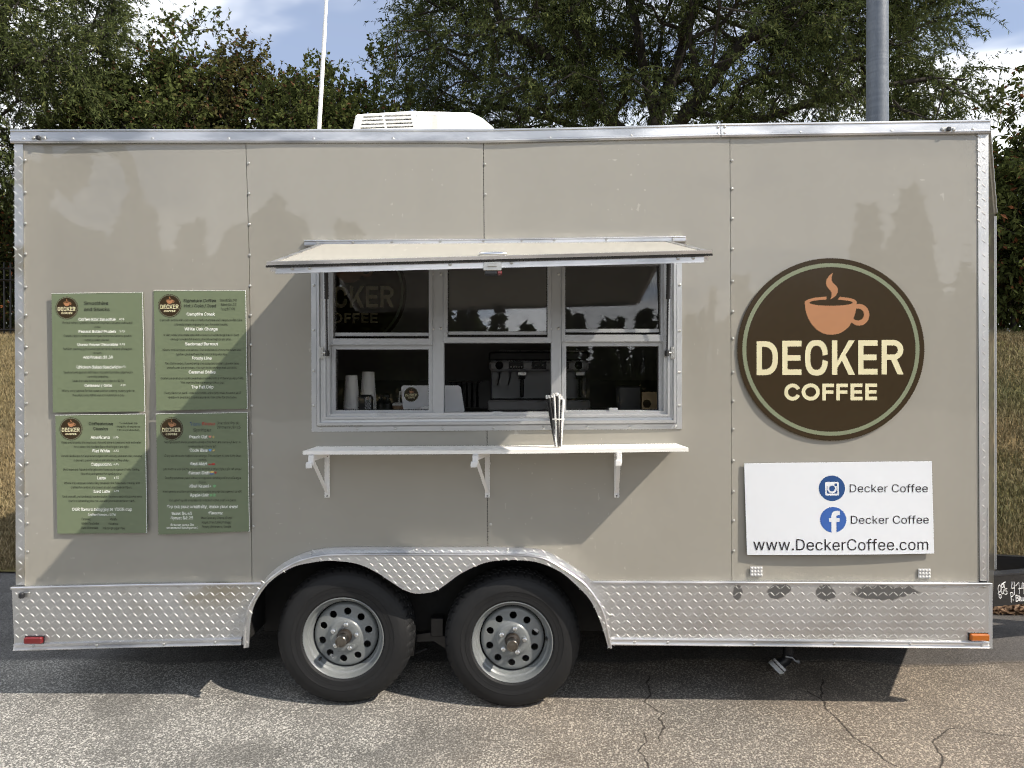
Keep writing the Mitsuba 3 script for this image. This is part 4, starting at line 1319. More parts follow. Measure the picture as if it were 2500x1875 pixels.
SG = thing("sign_board", "white rectangular sign with blue social media icons and a web address", "sign")
bow = [zs_(68, 92), zs_(2088, 68), zs_(2104, 1058), zs_(94, 1074)]
def bent_plate(corners, y_top, y_bot, th, n=24, bulge=0.0):
    """A thin board whose lower edge stands off the wall."""
    c = np.array(corners)
    v, f = [], []
    for i in range(n + 1):
        t = i / n
        a, b = c[0] * (1 - t) + c[1] * t, c[3] * (1 - t) + c[2] * t
        off = bulge * (1 - (2 * t - 1) ** 2)
        for (p, y) in ((a, y_top), (b, y_bot - off), (b, y_bot - off + th), (a, y_top + th)):
            v.append((p[0], y, p[1]))
    for i in range(n):
        for j in range(4):
            a, b = i * 4 + j, i * 4 + (j + 1) % 4
            f += [(a, b, b + 4), (a, b + 4, a + 4)]
    f += [(0, 2, 1), (0, 3, 2), (n * 4, n * 4 + 1, n * 4 + 2), (n * 4, n * 4 + 2, n * 4 + 3)]
    return trimesh.Trimesh(v, f, process=False)


sb = bent_plate(bow, -0.010, -0.018, 0.005, bulge=0.012)
part(SG, "board", sb, "mat_sign_white", smooth=30)


def sign_y(m, extra):
    """Sets print onto the gently bowed sign."""
    v = np.array(m.vertices)
    z1, z0 = bow[0][1], bow[3][1]
    t = np.clip((v[:, 0] - bow[0][0]) / (bow[1][0] - bow[0][0]), 0, 1)
    s_ = np.clip((z1 - v[:, 2]) / (z1 - z0), 0, 1)
    v[:, 1] = -0.010 * (1 - s_) + (-0.018 - 0.012 * (1 - (2 * t - 1) ** 2)) * s_ - extra
    return trimesh.Trimesh(v, m.faces, process=False)


def zS(p):
    return affinity.affine_transform(p, [1 / 4.424 / S, 0, 0, -1 / 4.424 / S, zs_(0, 0)[0], zs_(0, 0)[1]])


def z_item(text, x0, x1, base, cap, zf_, sc, bold=False, thin=0.0):
    a, b = zf_(x0, base), zf_(x1, base)
    return (text, a[0], b[0], a[1], cap / sc / S, bold, thin)


part(SG, "lettering", sign_y(lettering([z_item("www.DeckerCoffee.com", 160, 2038, 1018, 118, zs_, 4.424, False, 0.004), z_item("Decker Coffee", 1198, 2042, 400, 84, zs_, 4.424, False, 0.005),
                                        z_item("Decker Coffee", 1204, 2048, 736, 84, zs_, 4.424, False, 0.005)], 0.0), 0.0016), "mat_ink", stuff=True)


def rrect(cx, cy, w, h, r):
    return sbox(cx - w / 2 + r, cy - h / 2 + r, cx + w / 2 - r, cy + h / 2 - r).buffer(r, 12)


ic = ellipse(1007, 358, 140, 136)
cam = rrect(1008, 362, 150, 146, 16)
cam = cam.difference(R(952, 340, 1064, 414).difference(Point(1008, 360).buffer(52, 24))).difference(rrect(1049, 321, 26, 26, 4)).difference(Point(1008, 360).buffer(31, 24))
k = part(SG, "camera_icon", sign_y(sheet(zS(ic.difference(cam)), 0.0), 0.0012), "mat_blue_dark", label="dark blue round icon with a white camera")
fb = ellipse(1014, 694, 140, 136)
ff = unary_union([R(993, 672, 1048, 840), R(968, 674, 1084, 716), Polygon([(993, 690), (994, 650), (1003, 622), (1022, 604), (1048, 597), (1088, 598), (1088, 644), (1064, 644), (1050, 652), (1048, 675), (1048, 690)])])
part(SG, "letter_icon", sign_y(sheet(zS(fb.difference(ff)), 0.0), 0.0012), "mat_blue", label="blue round icon with a white letter f")

# ------------------------------------------------------------------ menu boards
def menu(label, origin, sc, corners, logo_c, logo_r, white, dark, extra=(), heads=(), dy=(-0.012, -0.014)):
    zf_ = lambda x, y: W(origin[0] + x / sc, origin[1] + y / sc)
    mk = thing("menu_board", label, "menu board", "green menu boards")
    c = [zf_(*p) for p in corners]
    y0 = dy[1]
    part(mk, "board", bent_plate(c, y0, y0, 0.004, n=2), "mat_menu_green")
    e = [np.array(p) for p in c]
    rim = Polygon(c).difference(Polygon(c).buffer(-0.0022)).intersection(Polygon([c[0], c[1], c[2], (c[2][0] - 0.006, c[2][1]), (c[1][0] - 0.006, c[1][1] - 0.004), (c[0][0], c[0][1] - 0.004)]).buffer(0.0005))
    part(mk, "pale_edge", plate(rim, y0 - 0.0012, y0 - 0.0002), "mat_sign_edge")
    lxx, lzz = zf_(*logo_c)
    kk = logo_r / 756 / sc / S
    emblem(mk, lxx, lzz, kk, y0 - 0.0003, step=0.0006)
    part(mk, "item_names", lettering([z_item(t, a, b, base, cap, zf_, sc, bold) for t, a, b, base, cap, bold in white], y0 - 0.0012), "mat_white_print", stuff=True)
    part(mk, "descriptions", lettering([z_item(t, a, b, base, cap, zf_, sc, bold) for t, a, b, base, cap, bold in dark], y0 - 0.0012), "mat_menu_dark", stuff=True)
    for nm, m_, pg in extra:
        pz = affinity.affine_transform(pg, [1 / sc / S, 0, 0, -1 / sc / S, zf_(0, 0)[0], zf_(0, 0)[1]])
        part(mk, nm, sheet(pz, y0 - 0.0012), m_)
    for nm, m_, it in heads:
        t, a, b, base, cap, bold = it
        part(mk, nm, lettering([z_item(t, a, b, base, cap, zf_, sc, bold)], y0 - 0.0012), m_, stuff=True)
    return mk


h, q, pz_ = 34, 27, 22
menu("green menu board of smoothies and snacks, upper left of the four", (100, 690), 5.03, [(155, 135), (1270, 120), (1300, 1580), (172, 1593)], (343, 316), 138,
     [("Coffee Kick Smoothie", 487, 942, 472, h, True), ("8.75", 985, 1045, 464, pz_, True), ("Peanut Butter Protein", 488, 945, 620, h, True), ("9.75", 988, 1050, 612, pz_, True), ("Green Power Smoothie", 472, 970, 780, h, True),
      ("8.75", 990, 1052, 770, pz_, True), ("Add Protein: $1.50", 543, 905, 935, h, True), ("Chicken Salad Sandwich", 463, 990, 1055, h, True), ("6.75", 998, 1058, 1046, pz_, True), ("Oatmeal / Grits", 560, 898, 1280, h, True), ("3.75", 1000, 1062, 1270, pz_, True)],
     [("Smoothies", 555, 850, 277, 40, True), ("and Snacks", 555, 866, 352, 40, True), ("Perfect coffee + protein crossover. Espresso, banana, vanilla and", 290, 1142, 509, q, False), ("cocoa", 678, 753, 560, q, False),
      ("Creamy, high-protein muscle repair smoothie. Banana, peanut", 305, 1132, 668, q, False), ("butter, protein powder.", 562, 868, 720, q, False), ("Nutrient-packed, gym assisting green drink. Banana, pineapple,", 302, 1145, 828, q, False), ("spinach.", 665, 772, 878, q, False),
      ("Seasonal and packed with flavor. Ask which chicken salad we're", 307, 1147, 1115, q, False), ("currently prepping.", 598, 850, 1166, q, False), ("Make it a meal with a soda, and chips for $2.50", 415, 1042, 1220, q, False),
      ("Warm, cozy oatmeal for the sweet tooth or creamy, buttery grits for", 287, 1177, 1340, q, False), ("the savory soul. Either way, it's comfort in a cup.", 412, 1045, 1394, q, False)], dy=(-0.012, -0.016))
menu("green menu board of signature coffee, upper right of the four", (360, 690), 5.03, [(92, 100), (1222, 97), (1243, 1548), (126, 1570)], (290, 288), 142,
     [("Campfire Creek", 498, 843, 408, 36, True), ("White Oak Charge", 472, 878, 590, 36, True), ("Backroad Burnout", 483, 880, 772, 36, True), ("Frosty Line", 566, 803, 945, 36, True), ("Caramel Strike", 524, 851, 1117, 36, True), ("The Full Drip", 553, 825, 1298, 36, True)],
     [("Signature Coffee", 458, 860, 243, 36, True), ("Hot / Cold / Iced", 465, 858, 306, 36, True), ("Small:$5.98", 905, 1108, 236, 32, False), ("Med:$6.23", 920, 1105, 290, 32, False), ("Lrg:$7.05", 928, 1090, 342, 32, False),
      ("A smooth mocha with cozy notes of dark chocolate and creamy vanilla. Like", 167, 1175, 476, q, False), ("a fireside night wrapped in your favorite hoodie.", 347, 1000, 530, q, False), ("A silky white chocolate latte with a touch of vanilla brightness\u2014bold", 215, 1138, 658, q, False),
      ("enough to wake the woods, smooth enough to sip slow.", 303, 1045, 710, q, False), ("Where mocha meets momentum. This bold blend of rich chocolate and", 203, 1158, 840, q, False), ("golden caramel fuels the start of any wild day.", 373, 997, 894, q, False),
      ("This chill combo of sweet white chocolate and buttery caramel rides", 232, 1140, 1006, q, False), ("smooth over ice or frozen. Your go-to for hot days and cold sips.", 258, 1112, 1058, q, False), ("Golden caramel and vanilla sweetness blended into a frozen espresso treat.", 182, 1195, 1187, q, False),
      ("This one hits like summer gold in a cup.", 425, 957, 1240, q, False), ("Every flavor on deck\u2014dark chocolate, white chocolate, caramel, and", 230, 1153, 1367, q, False), ("vanilla\u2014in one bold, creamy espresso ride. Only for the brave.", 267, 1112, 1420, q, False)])
q = 28
menu("green menu board of coffeehouse classics, lower left of the four", (100, 1000), 5.186, [(205, 66), (1342, 50), (1363, 1554), (230, 1564)], (403, 241), 144,
     [("Americano", 652, 892, 366, 36, True), ("2.75", 938, 1000, 359, 23, True), ("Flat White", 676, 896, 536, 36, True), ("4.75", 940, 1002, 530, 23, True), ("Cappuccino", 660, 916, 706, 36, True), ("4.75", 942, 1004, 699, 23, True), ("Latte", 735, 845, 877, 36, True),
      ("4.75", 944, 1006, 869, 23, True), ("Iced Latte", 687, 897, 1048, 36, True), ("4.75", 946, 1006, 1037, 23, True), ("OUR flavors bring joy to YOUR cup", 417, 1172, 1275, 38, True), ("Coffee Flavors : 0.75", 617, 966, 1336, 28, True)],
     [("Coffeehouse", 628, 935, 194, 36, True), ("Classics", 684, 870, 258, 36, True), ("To maintain the", 1014, 1240, 181, 24, False), ("integrity of espresso", 980, 1277, 223, 24, False), ("12oz reccomended.", 988, 1268, 267, 24, False),
      ("Deep and smooth, this espresso-forward brew is balanced with hot water", 287, 1288, 426, q, False), ("for a clean, full-bodied flavor that lingers just right.", 440, 1137, 480, q, False), ("A bold double shot of espresso topped with velvety steamed milk, creating", 282, 1298, 596, q, False),
      ("a smooth, creamy texture that lets the coffee shine.", 440, 1135, 651, q, False), ("Bold espresso topped with light, airy foam and a splash of milk. Frothy,", 308, 1268, 767, q, False), ("flavorful, and perfect for sipping slow.", 530, 1045, 821, q, False),
      ("Where rich espresso meets silky steamed milk. Balanced, creamy, and", 317, 1270, 938, q, False), ("crafted for comfort. Go classic or add your favorite flavor.", 402, 1173, 992, q, False), ("Cool, smooth, and endlessly customizable. Espresso and milk poured over", 293, 1295, 1108, q, False),
      ("ice for a refreshing pick-me-up with your favorite flavor swirl.", 378, 1208, 1163, q, False), ("Caramel", 534, 648, 1393, 30, False), ("White Chocolate", 536, 757, 1449, 30, False), ("Dark Chocolate", 536, 742, 1504, 30, False), ("Vanilla", 896, 988, 1394, 30, False),
      ("Hazelnut", 878, 999, 1451, 30, False), ("Ask about sugar-free", 803, 1083, 1508, 30, False)],
     extra=[("edge_dot", "mat_sign_edge", Point(1357, y).buffer(6)) for y in (1328, 1370, 1413, 1455, 1495)])


def heart(cx, cy, s):
    return unary_union([Point(cx - s * .5, cy - s * .35).buffer(s * .55), Point(cx + s * .5, cy - s * .35).buffer(s * .55), Polygon([(cx - s, cy - .1 * s), (cx + s, cy - .1 * s), (cx, cy + s)])])


bolt = Polygon([(870, 490), (836, 518), (852, 518), (840, 532), (874, 506), (858, 506)])
star4 = lambda cx, cy, s: Polygon([(cx + (s if i % 2 == 0 else s * .3) * math.cos(i * math.pi / 4), cy + (s if i % 2 == 0 else s * .3) * math.sin(i * math.pi / 4)) for i in range(8)])
menu("green menu board of fruit spritzers, lower right of the four", (360, 1000), 5.186, [(125, 50), (1282, 32), (1308, 1534), (156, 1574)], (323, 242), 146,
     [("Peach Out", 550, 776, 360, 38, True), ("Code Blue", 553, 778, 530, 38, True), ("Red Alert", 563, 772, 699, 38, True), ("Sunset Shift", 538, 802, 814, 38, True), ("Kiwi Krawl", 553, 795, 982, 38, True), ("Apple Unit", 555, 790, 1094, 38, True),
      ("Try out your creativity, make your own!", 265, 1155, 1240, 38, True), ("Base: $6.65", 327, 578, 1325, 36, True), ("Syrup: $0.25", 312, 594, 1381, 36, True), ("(Price per pump. We", 305, 605, 1464, 26, True), ("recommend 2 pumps min)", 260, 650, 1500, 26, True), ("Flavors:", 792, 970, 1318, 36, True)],
     [("Spritzer", 597, 825, 275, 40, False), ("One size fits all:", 897, 1182, 183, 32, False), ("20 Ounce: $7.25", 897, 1192, 236, 32, False), ("Georgia peach meets smooth vanilla in this bold and sunny spritzer. A", 232, 1192, 422, q, False), ("sweet escape in every sip!", 532, 888, 475, q, False),
      ("Crisp citrus meets tropical blue energy. This spritzer is your bold, blue", 235, 1195, 594, q, False), ("rescue.", 663, 762, 644, q, False), ("Loud cherry and sour apple go full throttle in this bright, bold refresher.", 217, 1208, 762, q, False),
      ("Punchy strawberry and citrusy orange like clocking out into a Georgia", 242, 1196, 873, q, False), ("sunset.", 665, 762, 928, q, False), ("Kiwi, peach, and lime on the move. A bright, tart trio that doesn't sit still.", 216, 1212, 1046, q, False), ("Tart green apple and blue citrus locked in this one's on patrol.", 293, 1145, 1155, q, False),
      ("Blue Curacao, Cherry, Green", 695, 1083, 1378, 30, False), ("Apple, Kiwi, Lime, Orange,", 705, 1072, 1434, 30, False), ("Peach, Strawberry, Vanilla", 707, 1070, 1489, 30, False)],
     extra=[("peach_symbol", "mat_pink", heart(808, 342, 17)), ("sparkle_symbol", "mat_yellow", star4(852, 344, 20)), ("bolt_symbol", "mat_yellow", bolt), ("heart_symbol", "mat_sky_blue", heart(809, 512, 18)),
            ("car_symbol", "mat_red", R(788, 684, 822, 694)), ("siren_symbol", "mat_red", R(828, 676, 868, 696)), ("berry_symbol", "mat_red", heart(877, 793, 14)), ("sunset_symbol", "mat_yellow", R(812, 775, 856, 800)), ("sea_symbol", "mat_blue", R(812, 800.5, 856, 815)),
            ("kiwi_symbol", "mat_apple", Point(864, 963).buffer(18)), ("apple_symbol", "mat_apple", Point(822, 1078).buffer(16)), ("drink_symbol", "mat_apple", R(852, 1058, 878, 1094)), ("puff_symbol", "mat_sign_edge", star4(818, 963, 13))],
     heads=[("blue_heading", "mat_blue_dark", ("Toro", 553, 686, 201, 40, False)), ("red_heading", "mat_red", ("Rosso", 708, 870, 195, 40, False))])

# ------------------------------------------------------------------ straws in a clear cup on the shelf
yc = -0.150
c0 = at(1362, 1092, yc)
zc0 = float(zs(c0[0]))
ck = thing("clear_cup", "clear plastic cup of wrapped straws at the front of the shelf", "cup")
part(ck, "body", lathe([(0.0235, 0.002), (0.0265, 0.06), (0.031, 0.135)], 32).apply_translation((c0[0], yc, zc0)), "mat_clear_plastic", smooth=True)
part(ck, "rim", lathe([(0.0308, 0.134), (0.0325, 0.135), (0.0330, 0.138), (0.0315, 0.140), (0.0306, 0.138)], 32).apply_translation((c0[0], yc, zc0)), "mat_cup", smooth=True)
part(ck, "base", lathe([(0.0001, 0.003), (0.020, 0.003), (0.0235, 0.0015)], 24).apply_translation((c0[0], yc, zc0)), "mat_clear_plastic", smooth=True)
STR = [(-0.012, -0.052, 0.235, 0), (-0.009, -0.035, 0.225, 1), (-0.006, -0.030, 0.240, 0), (-0.002, -0.022, 0.246, 0), (0.000, -0.012, 0.245, 1), (0.002, -0.006, 0.248, 0), (0.004, 0.001, 0.246, 0), (0.006, 0.006, 0.238, 1), (0.008, 0.012, 0.240, 0), (0.010, 0.018, 0.232, 0),
       (0.011, 0.024, 0.222, 1), (0.014, 0.027, 0.214, 1), (-0.010, -0.042, 0.238, 0), (0.001, 0.004, 0.242, 0), (-0.004, -0.018, 0.243, 1)]
for i_, (b0, t0, L_, wt) in enumerate(STR):
    yy = (RNG.uniform(-0.012, 0.010), RNG.uniform(-0.020, 0.018))
    a, b = np.array([c0[0] + b0, yc + yy[0], zc0 + 0.006]), np.array([c0[0] + t0, yc + yy[1], zc0 + L_])
    sk = thing("straw", "white drinking straw standing in the clear cup on the shelf" if wt else "black drinking straw in a clear wrapper in the clear cup", "straw", "white straws in the clear cup" if wt else "black straws in the clear cup")
    part(sk, "tube", tube([a, b], 0.0050, 8), "mat_cup" if wt else "mat_black_rubber", smooth=40)
    cr = [b + (b - a) / np.linalg.norm(b - a) * s_ + RNG.normal(0, 0.0016, 3) * [1, 1, 0.3] for s_ in (0.0, 0.005, 0.010, 0.014)]
    part(sk, "wrapper_end", tube(cr, [0.0056, 0.0062, 0.0036, 0.0056], 6), "mat_cup")

# ------------------------------------------------------------------ things inside
def cup_stack(x, y, z, r0, r1, hgt, rims, label):
    k_ = thing("cup_stack", label, "cups", "upside down paper cup stacks")
    pr = [(0.0001, hgt), (r0 - 0.002, hgt), (r0, hgt - 0.003)]
    hb = hgt * 0.37
    pr += [(r0 + (r1 - r0) * 0.85, hb)]
    for j in range(rims):
        zt_, zb_ = hb * (1 - j / rims), hb * (1 - (j + 1) / rims)
        pr += [(r1 + 0.001, zt_ - 0.0005), (r1 + 0.001, zt_ - 0.0035), (r1 - 0.0025, zt_ - 0.0045), (r1 - 0.003 + 0.001, zb_ + 0.0005)]
    m_ = lathe(pr, 40)
    m_.apply_translation((x, y, z))
    part(k_, "cups", m_, "mat_cup", smooth=30)
    return k_


c1 = at(858, 1007, 0.40)
cup_stack(c1[0], 0.40, zi, 0.0325, 0.045, 0.243, 10, "taller looking stack of white paper cups nearest the hatch's left post")
c2 = at(899, 1004, 0.50)
cup_stack(c2[0], 0.50, zi, 0.034, 0.048, 0.265, 10, "stack of white paper cups behind the black mesh holder")
mh = thing("cup_sleeve_holder", "black mesh holder in front of the second cup stack", "holder")
hc = at(893, 1006, 0.40)
part(mh, "case", bx(hc[0] - 0.035, hc[0] + 0.040, 0.36, 0.42, zi, zi + 0.135, 0.012), "mat_dark_plastic")
part(mh, "mesh", cat([bx(hc[0] + 0.004 + c_ * 0.0055, hc[0] + 0.0075 + c_ * 0.0055, 0.3575, 0.3598, zi + 0.012 + r_ * 0.0075 + (c_ % 2) * 0.0035, zi + 0.0155 + r_ * 0.0075 + (c_ % 2) * 0.0035) for c_ in range(6) for r_ in range(15)]), "mat_grey_shell", stuff=True)
tk = thing("payment_tablet", "grey payment tablet leaning on the counter with a round brown sticker", "tablet")
tp = [at(*p, 0.36) for p in ((985, 1008), (979, 946), (984, 941), (1119, 941), (1125, 946), (1134, 1003), (1132, 1008))]
part(tk, "back", plate(Polygon([(p[0], max(p[2], zi)) for p in tp]), 0.36, 0.372), "mat_grey_shell")
part(tk, "stand", bx(tp[0][0] + 0.09, tp[0][0] + 0.20, 0.30, 0.358, zi, zi + 0.072, 0.012), "mat_cup")
e0 = at(1004, 963, 0.358)
emblem(tk, e0[0], e0[2], 0.040 / 756, 0.3585, step=0.0006, name="sticker")
dk_ = thing("iced_coffee", "iced drink with a straw beside the payment tablet", "drink")
dcen = at(974, 1006, 0.55)
part(dk_, "cup", lathe([(0.0001, 0.0), (0.030, 0.0), (0.038, 0.072)], 24).apply_translation((dcen[0], 0.55, zi)), "mat_coffee", smooth=40)
part(dk_, "lid", lathe([(0.040, 0.072), (0.040, 0.078), (0.030, 0.086), (0.0001, 0.088)], 24).apply_translation((dcen[0], 0.55, zi)), "mat_cup", smooth=40)
part(dk_, "straw", tube([(dcen[0], 0.55, zi + 0.08), (dcen[0] + 0.006, 0.55, zi + 0.155)], 0.004, 6), "mat_cup")
for j_, (a, b, t_) in enumerate(((921, 938, 962), (938, 955, 955))):
    u0, u1 = at(a, 1006, 0.6)[0], at(b, 1006, 0.6)[0]
    bk = thing("syrup_pump_bottle", "dark syrup bottle behind the cup stacks, " + ("nearer the cups" if j_ == 0 else "nearer the iced drink"), "bottle", "dark syrup bottles")
    part(bk, "bottle", lathe([(0.0001, 0), (0.030, 0), (0.032, 0.02), (0.032, 0.08), (0.012, 0.10), (0.012, 0.115), (0.0001, 0.116)], 20).apply_translation(((u0 + u1) / 2, 0.6, zi)), "mat_dark_plastic", smooth=40)
    part(bk, "pump", bx((u0 + u1) / 2 - 0.02, (u0 + u1) / 2 + 0.008, 0.592, 0.608, zi + 0.117, zi + 0.132, 0.003), "mat_dark_plastic")

em = thing("espresso_machine", "two group espresso machine on the back counter behind the middle window", "espresso machine")
yE = 1.60


def E(px, py, y=yE):
    p = at(1150 + px / 4.337, 820 + py / 4.337, y)
    return p[0], p[2]


def ebox(a, b, c, d, y0, y1, bev=0.004):
    (xa, za), (xb, zb) = E(a, b), E(c, d)
    return bx(xa, xb, y0, y1, max(zb, zi - 0.004), za, bev)


part(em, "body", ebox(205, 160, 1240, 790, yE + 0.16, yE + 0.50, 0.01), "mat_grey_shell")
part(em, "top_rail", tube([(*[E(300, 157)[0]], yE + 0.05, E(300, 157)[1]), (*[E(1200, 157)[0]], yE + 0.05, E(1200, 157)[1])], 0.005, 8), "mat_steel", smooth=40)
part(em, "hood", ebox(185, 165, 1255, 262, yE + 0.05, yE + 0.16, 0.012), "mat_dark_plastic")
ek = part(em, "control_panel", ebox(190, 262, 1250, 372, yE, yE + 0.158, 0.018), "mat_grey_shell")
for cx_ in (300, 1140):
    a_ = E(cx_, 312)
    part(ek, "knob", moved(dome(0.030, 0.02, 12), a_[0], yE, a_[1]), "mat_dark_plastic", smooth=40)
for a_, b_ in ((400, 556), (642, 796), (880, 1036)):
    part(ek, "button_pad", ebox(a_, 274, b_, 350, yE - 0.006, yE - 0.001, 0.002), "mat_dark_plastic")
part(ek, "buttons", cat([moved(dome(0.007, 0.004, 8), E(425 + 28 * j_, 328)[0], yE - 0.006, E(425, 328)[1]) for j_ in range(5)] + [moved(dome(0.005, 0.003, 8), E(685 + 37 * j_, 311)[0], yE - 0.006, E(685, 311)[1]) for j_ in range(3)]), "mat_cup", smooth=40)
part(em, "back_plate", ebox(215, 372, 1205, 668, yE + 0.145, yE + 0.158, 0.002), "mat_aluminium_matt")
for cx_ in (540, 1160):
    gk_ = part(em, "group_head", ebox(cx_ - 55, 374, cx_ + 55, 428, yE + 0.02, yE + 0.14, 0.008), "mat_steel")
    part(gk_, "portafilter", cat([ebox(cx_ - 38, 430, cx_ + 38, 455, yE + 0.03, yE + 0.11, 0.006), ebox(cx_ - 20, 456, cx_ + 20, 650, yE - 0.01, yE + 0.03, 0.008)]), "mat_dark_plastic")
for sx_ in (300, 415):
    part(em, "steam_wand", tube([(E(sx_, 374)[0], yE + 0.05, E(sx_, 374)[1]), (E(sx_, 430)[0], yE + 0.04, E(sx_, 430)[1]), (E(sx_ - 20, 500)[0], yE + 0.02, E(sx_ - 20, 520)[1])], 0.006, 8), "mat_steel", smooth=40)
part(em, "drip_tray", ebox(180, 680, 1260, 790, yE - 0.03, yE + 0.145, 0.01), "mat_grey_shell")
part(em, "tray_grate", ebox(205, 664, 1240, 679, yE - 0.02, yE + 0.14, 0.003), "mat_dark_plastic")
bb = thing("black_caddy", "black box standing on the counter at the right of the window", "box")
q0, q1 = at(1511, 1003, 0.40), at(1566, 943, 0.40)
part(bb, "case", bx(q0[0], q1[0], 0.40, 0.52, zi, q1[2], 0.008), "mat_dark_plastic")
kb = thing("kraft_sleeve_stack", "kraft paper cup sleeves with round brown prints beside the black box", "cup sleeves")
q0, q1 = at(1568, 1003, 0.40), at(1606, 957, 0.40)
part(kb, "sleeves", bx(q0[0], q1[0], 0.40, 0.47, zi, q1[2], 0.004), "mat_kraft")
part(kb, "print", cat([sheet(Point(q0[0] + 0.026, zi + 0.085).buffer(0.023), 0.399), sheet(Point(q0[0] + 0.026, zi + 0.026).buffer(0.023), 0.399)]), "mat_logo_brown")
tn = thing("utensil_rack", "rack of dark hanging utensils left of the espresso machine", "rack")
r0_, r1_ = at(1095, 932, 2.1), at(1175, 932, 2.1)
part(tn, "bar", tube([r0_, r1_], 0.006, 6), "mat_steel")
for j_ in range(6):
    p = r0_ + (r1_ - r0_) * (0.08 + 0.16 * j_)
    part(tn, "utensil", tube([p, p + (0.0, 0, -0.20)], [0.006, 0.013], 6), "mat_dark_plastic")
# round sign on the inner back wall
yS = DEPTH - 0.115
rs = thing("round_wall_sign", "round dark sign with the cup logo on the wall inside the trailer", "sign")
sc_ = at(853, 713, yS)
emblem(rs, sc_[0], sc_[2], 0.47 / 756, yS, step=0.002, name="disc")

# ------------------------------------------------------------------ poles and fence
lp = thing("lamp_post", "thick grey galvanised pole rising behind the trailer roof", "pole")
pb = at(2142, 312, 4.2)
part(lp, "shaft", lathe([(0.128, 0), (0.112, 4.0), (0.099, 9.0)], 40).apply_translation((pb[0], 4.2, hill_z(pb[0], 4.2) - 0.05)), "mat_pole", smooth=True)
part(lp, "base_flange", lathe([(0.20, 0.0), (0.20, 0.05), (0.14, 0.06)], 32).apply_translation((pb[0], 4.2, hill_z(pb[0], 4.2) + 0.0)), "mat_pole", smooth=40)
fp = thing("white_pole", "slender white leaning pole behind the trailer roof", "pole")
y1 = 2.75
pa, pc = at(779, 315, y1), at(797, 0, y1)
dv = (pc - pa) / (pc[2] - pa[2])
part(fp, "shaft", tube([pa + dv * (float(ground_z(pa[0])) - pa[2]), pa, pa + dv * 0.94], [0.026, 0.0185, 0.0178], 14), "mat_white", smooth=40)
part(fp, "upper_shaft", tube([pa + dv * 0.90, pa + dv * 1.6, pa + dv * 4.2], [0.0150, 0.0145, 0.011], 14), "mat_white", smooth=40)

fk = thing("picket_fence", "black metal picket fence along the top of the slope at left", "fence")
fy = lambda x: 8.75
f0, f1 = -11.5, -5.0
pk = bx(-0.010, 0.010, -0.010, 0.010, 0, 1.28)
fxs = np.arange(f0, f1, 0.11)
fz = lambda x: float(hill_z(np.array(x), np.array(8.75)))
for dz_ in (0.12, 0.98, 1.18):
    part(fk, "rail", tube([(x, 8.75, fz(x) + dz_) for x in np.linspace(f0, f1, 12)], 0.022, 4), "mat_black_paint")
for x in fxs:
    part(fk, "picket", moved(pk, x, 8.75, fz(x)), "mat_black_paint")
for x in np.arange(f0, f1 + 0.1, 2.15):
    part(fk, "post", moved(bx(-0.03, 0.03, -0.03, 0.03, 0, 1.36, 0.006), x, 8.75, fz(x) - 0.03), "mat_black_paint")


# ------------------------------------------------------------------ trees
def skeleton(seeds, targets, rng, step=0.35, bend=0.18):
    """Grows limbs from the given main stems to the target points; returns the nodes, their parents and the tip node of each target."""
    nodes, par = [np.array(p, float) for p in seeds[0]], []
    par = [-1] + list(range(len(seeds[0]) - 1))
    for st in seeds[1:]:
        start, pts = st
        prev = start
        for p in pts:
            nodes.append(np.array(p, float))
            par.append(prev)
            prev = len(nodes) - 1
    root = nodes[len(seeds[0]) - 1]
    targets = targets[np.argsort(np.linalg.norm(targets - root, axis=1))]
    P = np.zeros((len(nodes) + len(targets) * 40, 3))
    P[:len(nodes)] = nodes
    dep = np.zeros(len(P))
    n = len(nodes)
    for i in range(1, n):
        dep[i] = dep[par[i]] + np.linalg.norm(P[i] - P[par[i]])
    tips = []
    for t in targets:
        dist = np.linalg.norm(P[:n] - t, axis=1)
        j = int(np.argmin(dist + 0.22 * dep[:n]))
        L = dist[j]
        m = max(1, int(L / step))
        a = P[j].copy()
        side = rng.normal(0, 1, 3)
        side -= side @ (t - a) / max(L * L, 1e-6) * (t - a)
        prev = j
        for k in range(1, m + 1):
            u = k / m
            q = a + (t - a) * u + side * bend * L * 0.35 * math.sin(math.pi * u) + (rng.normal(0, 0.02, 3) if k < m else 0) + np.array([0, 0, 0.10 * L * math.sin(math.pi * u)])
            P[n] = q
            par.append(prev)
            dep[n] = dep[prev] + L / m
            prev = n
            n += 1
        tips.append(prev)
    return P[:n], np.array(par), tips


def limbs(P, par, tip_r, power=2.3, rmax=0.5, nside=6):
    n = len(P)
    kids = np.bincount(par[par >= 0], minlength=n)
    acc = np.where(kids == 0, tip_r ** power, 0.0)
    for i in range(n - 1, 0, -1):
        acc[par[i]] += acc[i]
    r = np.minimum(acc ** (1 / power), rmax)
    out = []
    main = np.full(n, -1)
    for i in range(1, n):
        if main[par[i]] < 0 or acc[i] > acc[main[par[i]]]:
            main[par[i]] = i
    for i in range(1, n):
        if main[par[i]] != i or par[i] == 0:
            path, rad = [P[par[i]]], [min(r[par[i]], r[i] * 1.15)]
            j = i
            while j >= 0:
                path.append(P[j])
                rad.append(r[j])
                j = main[j]
            big = rad[0] > 0.05
            out.append(tube(path, rad, 10 if big else (5 if rad[0] > 0.015 else 3), caps=False))
    return cat(out), r


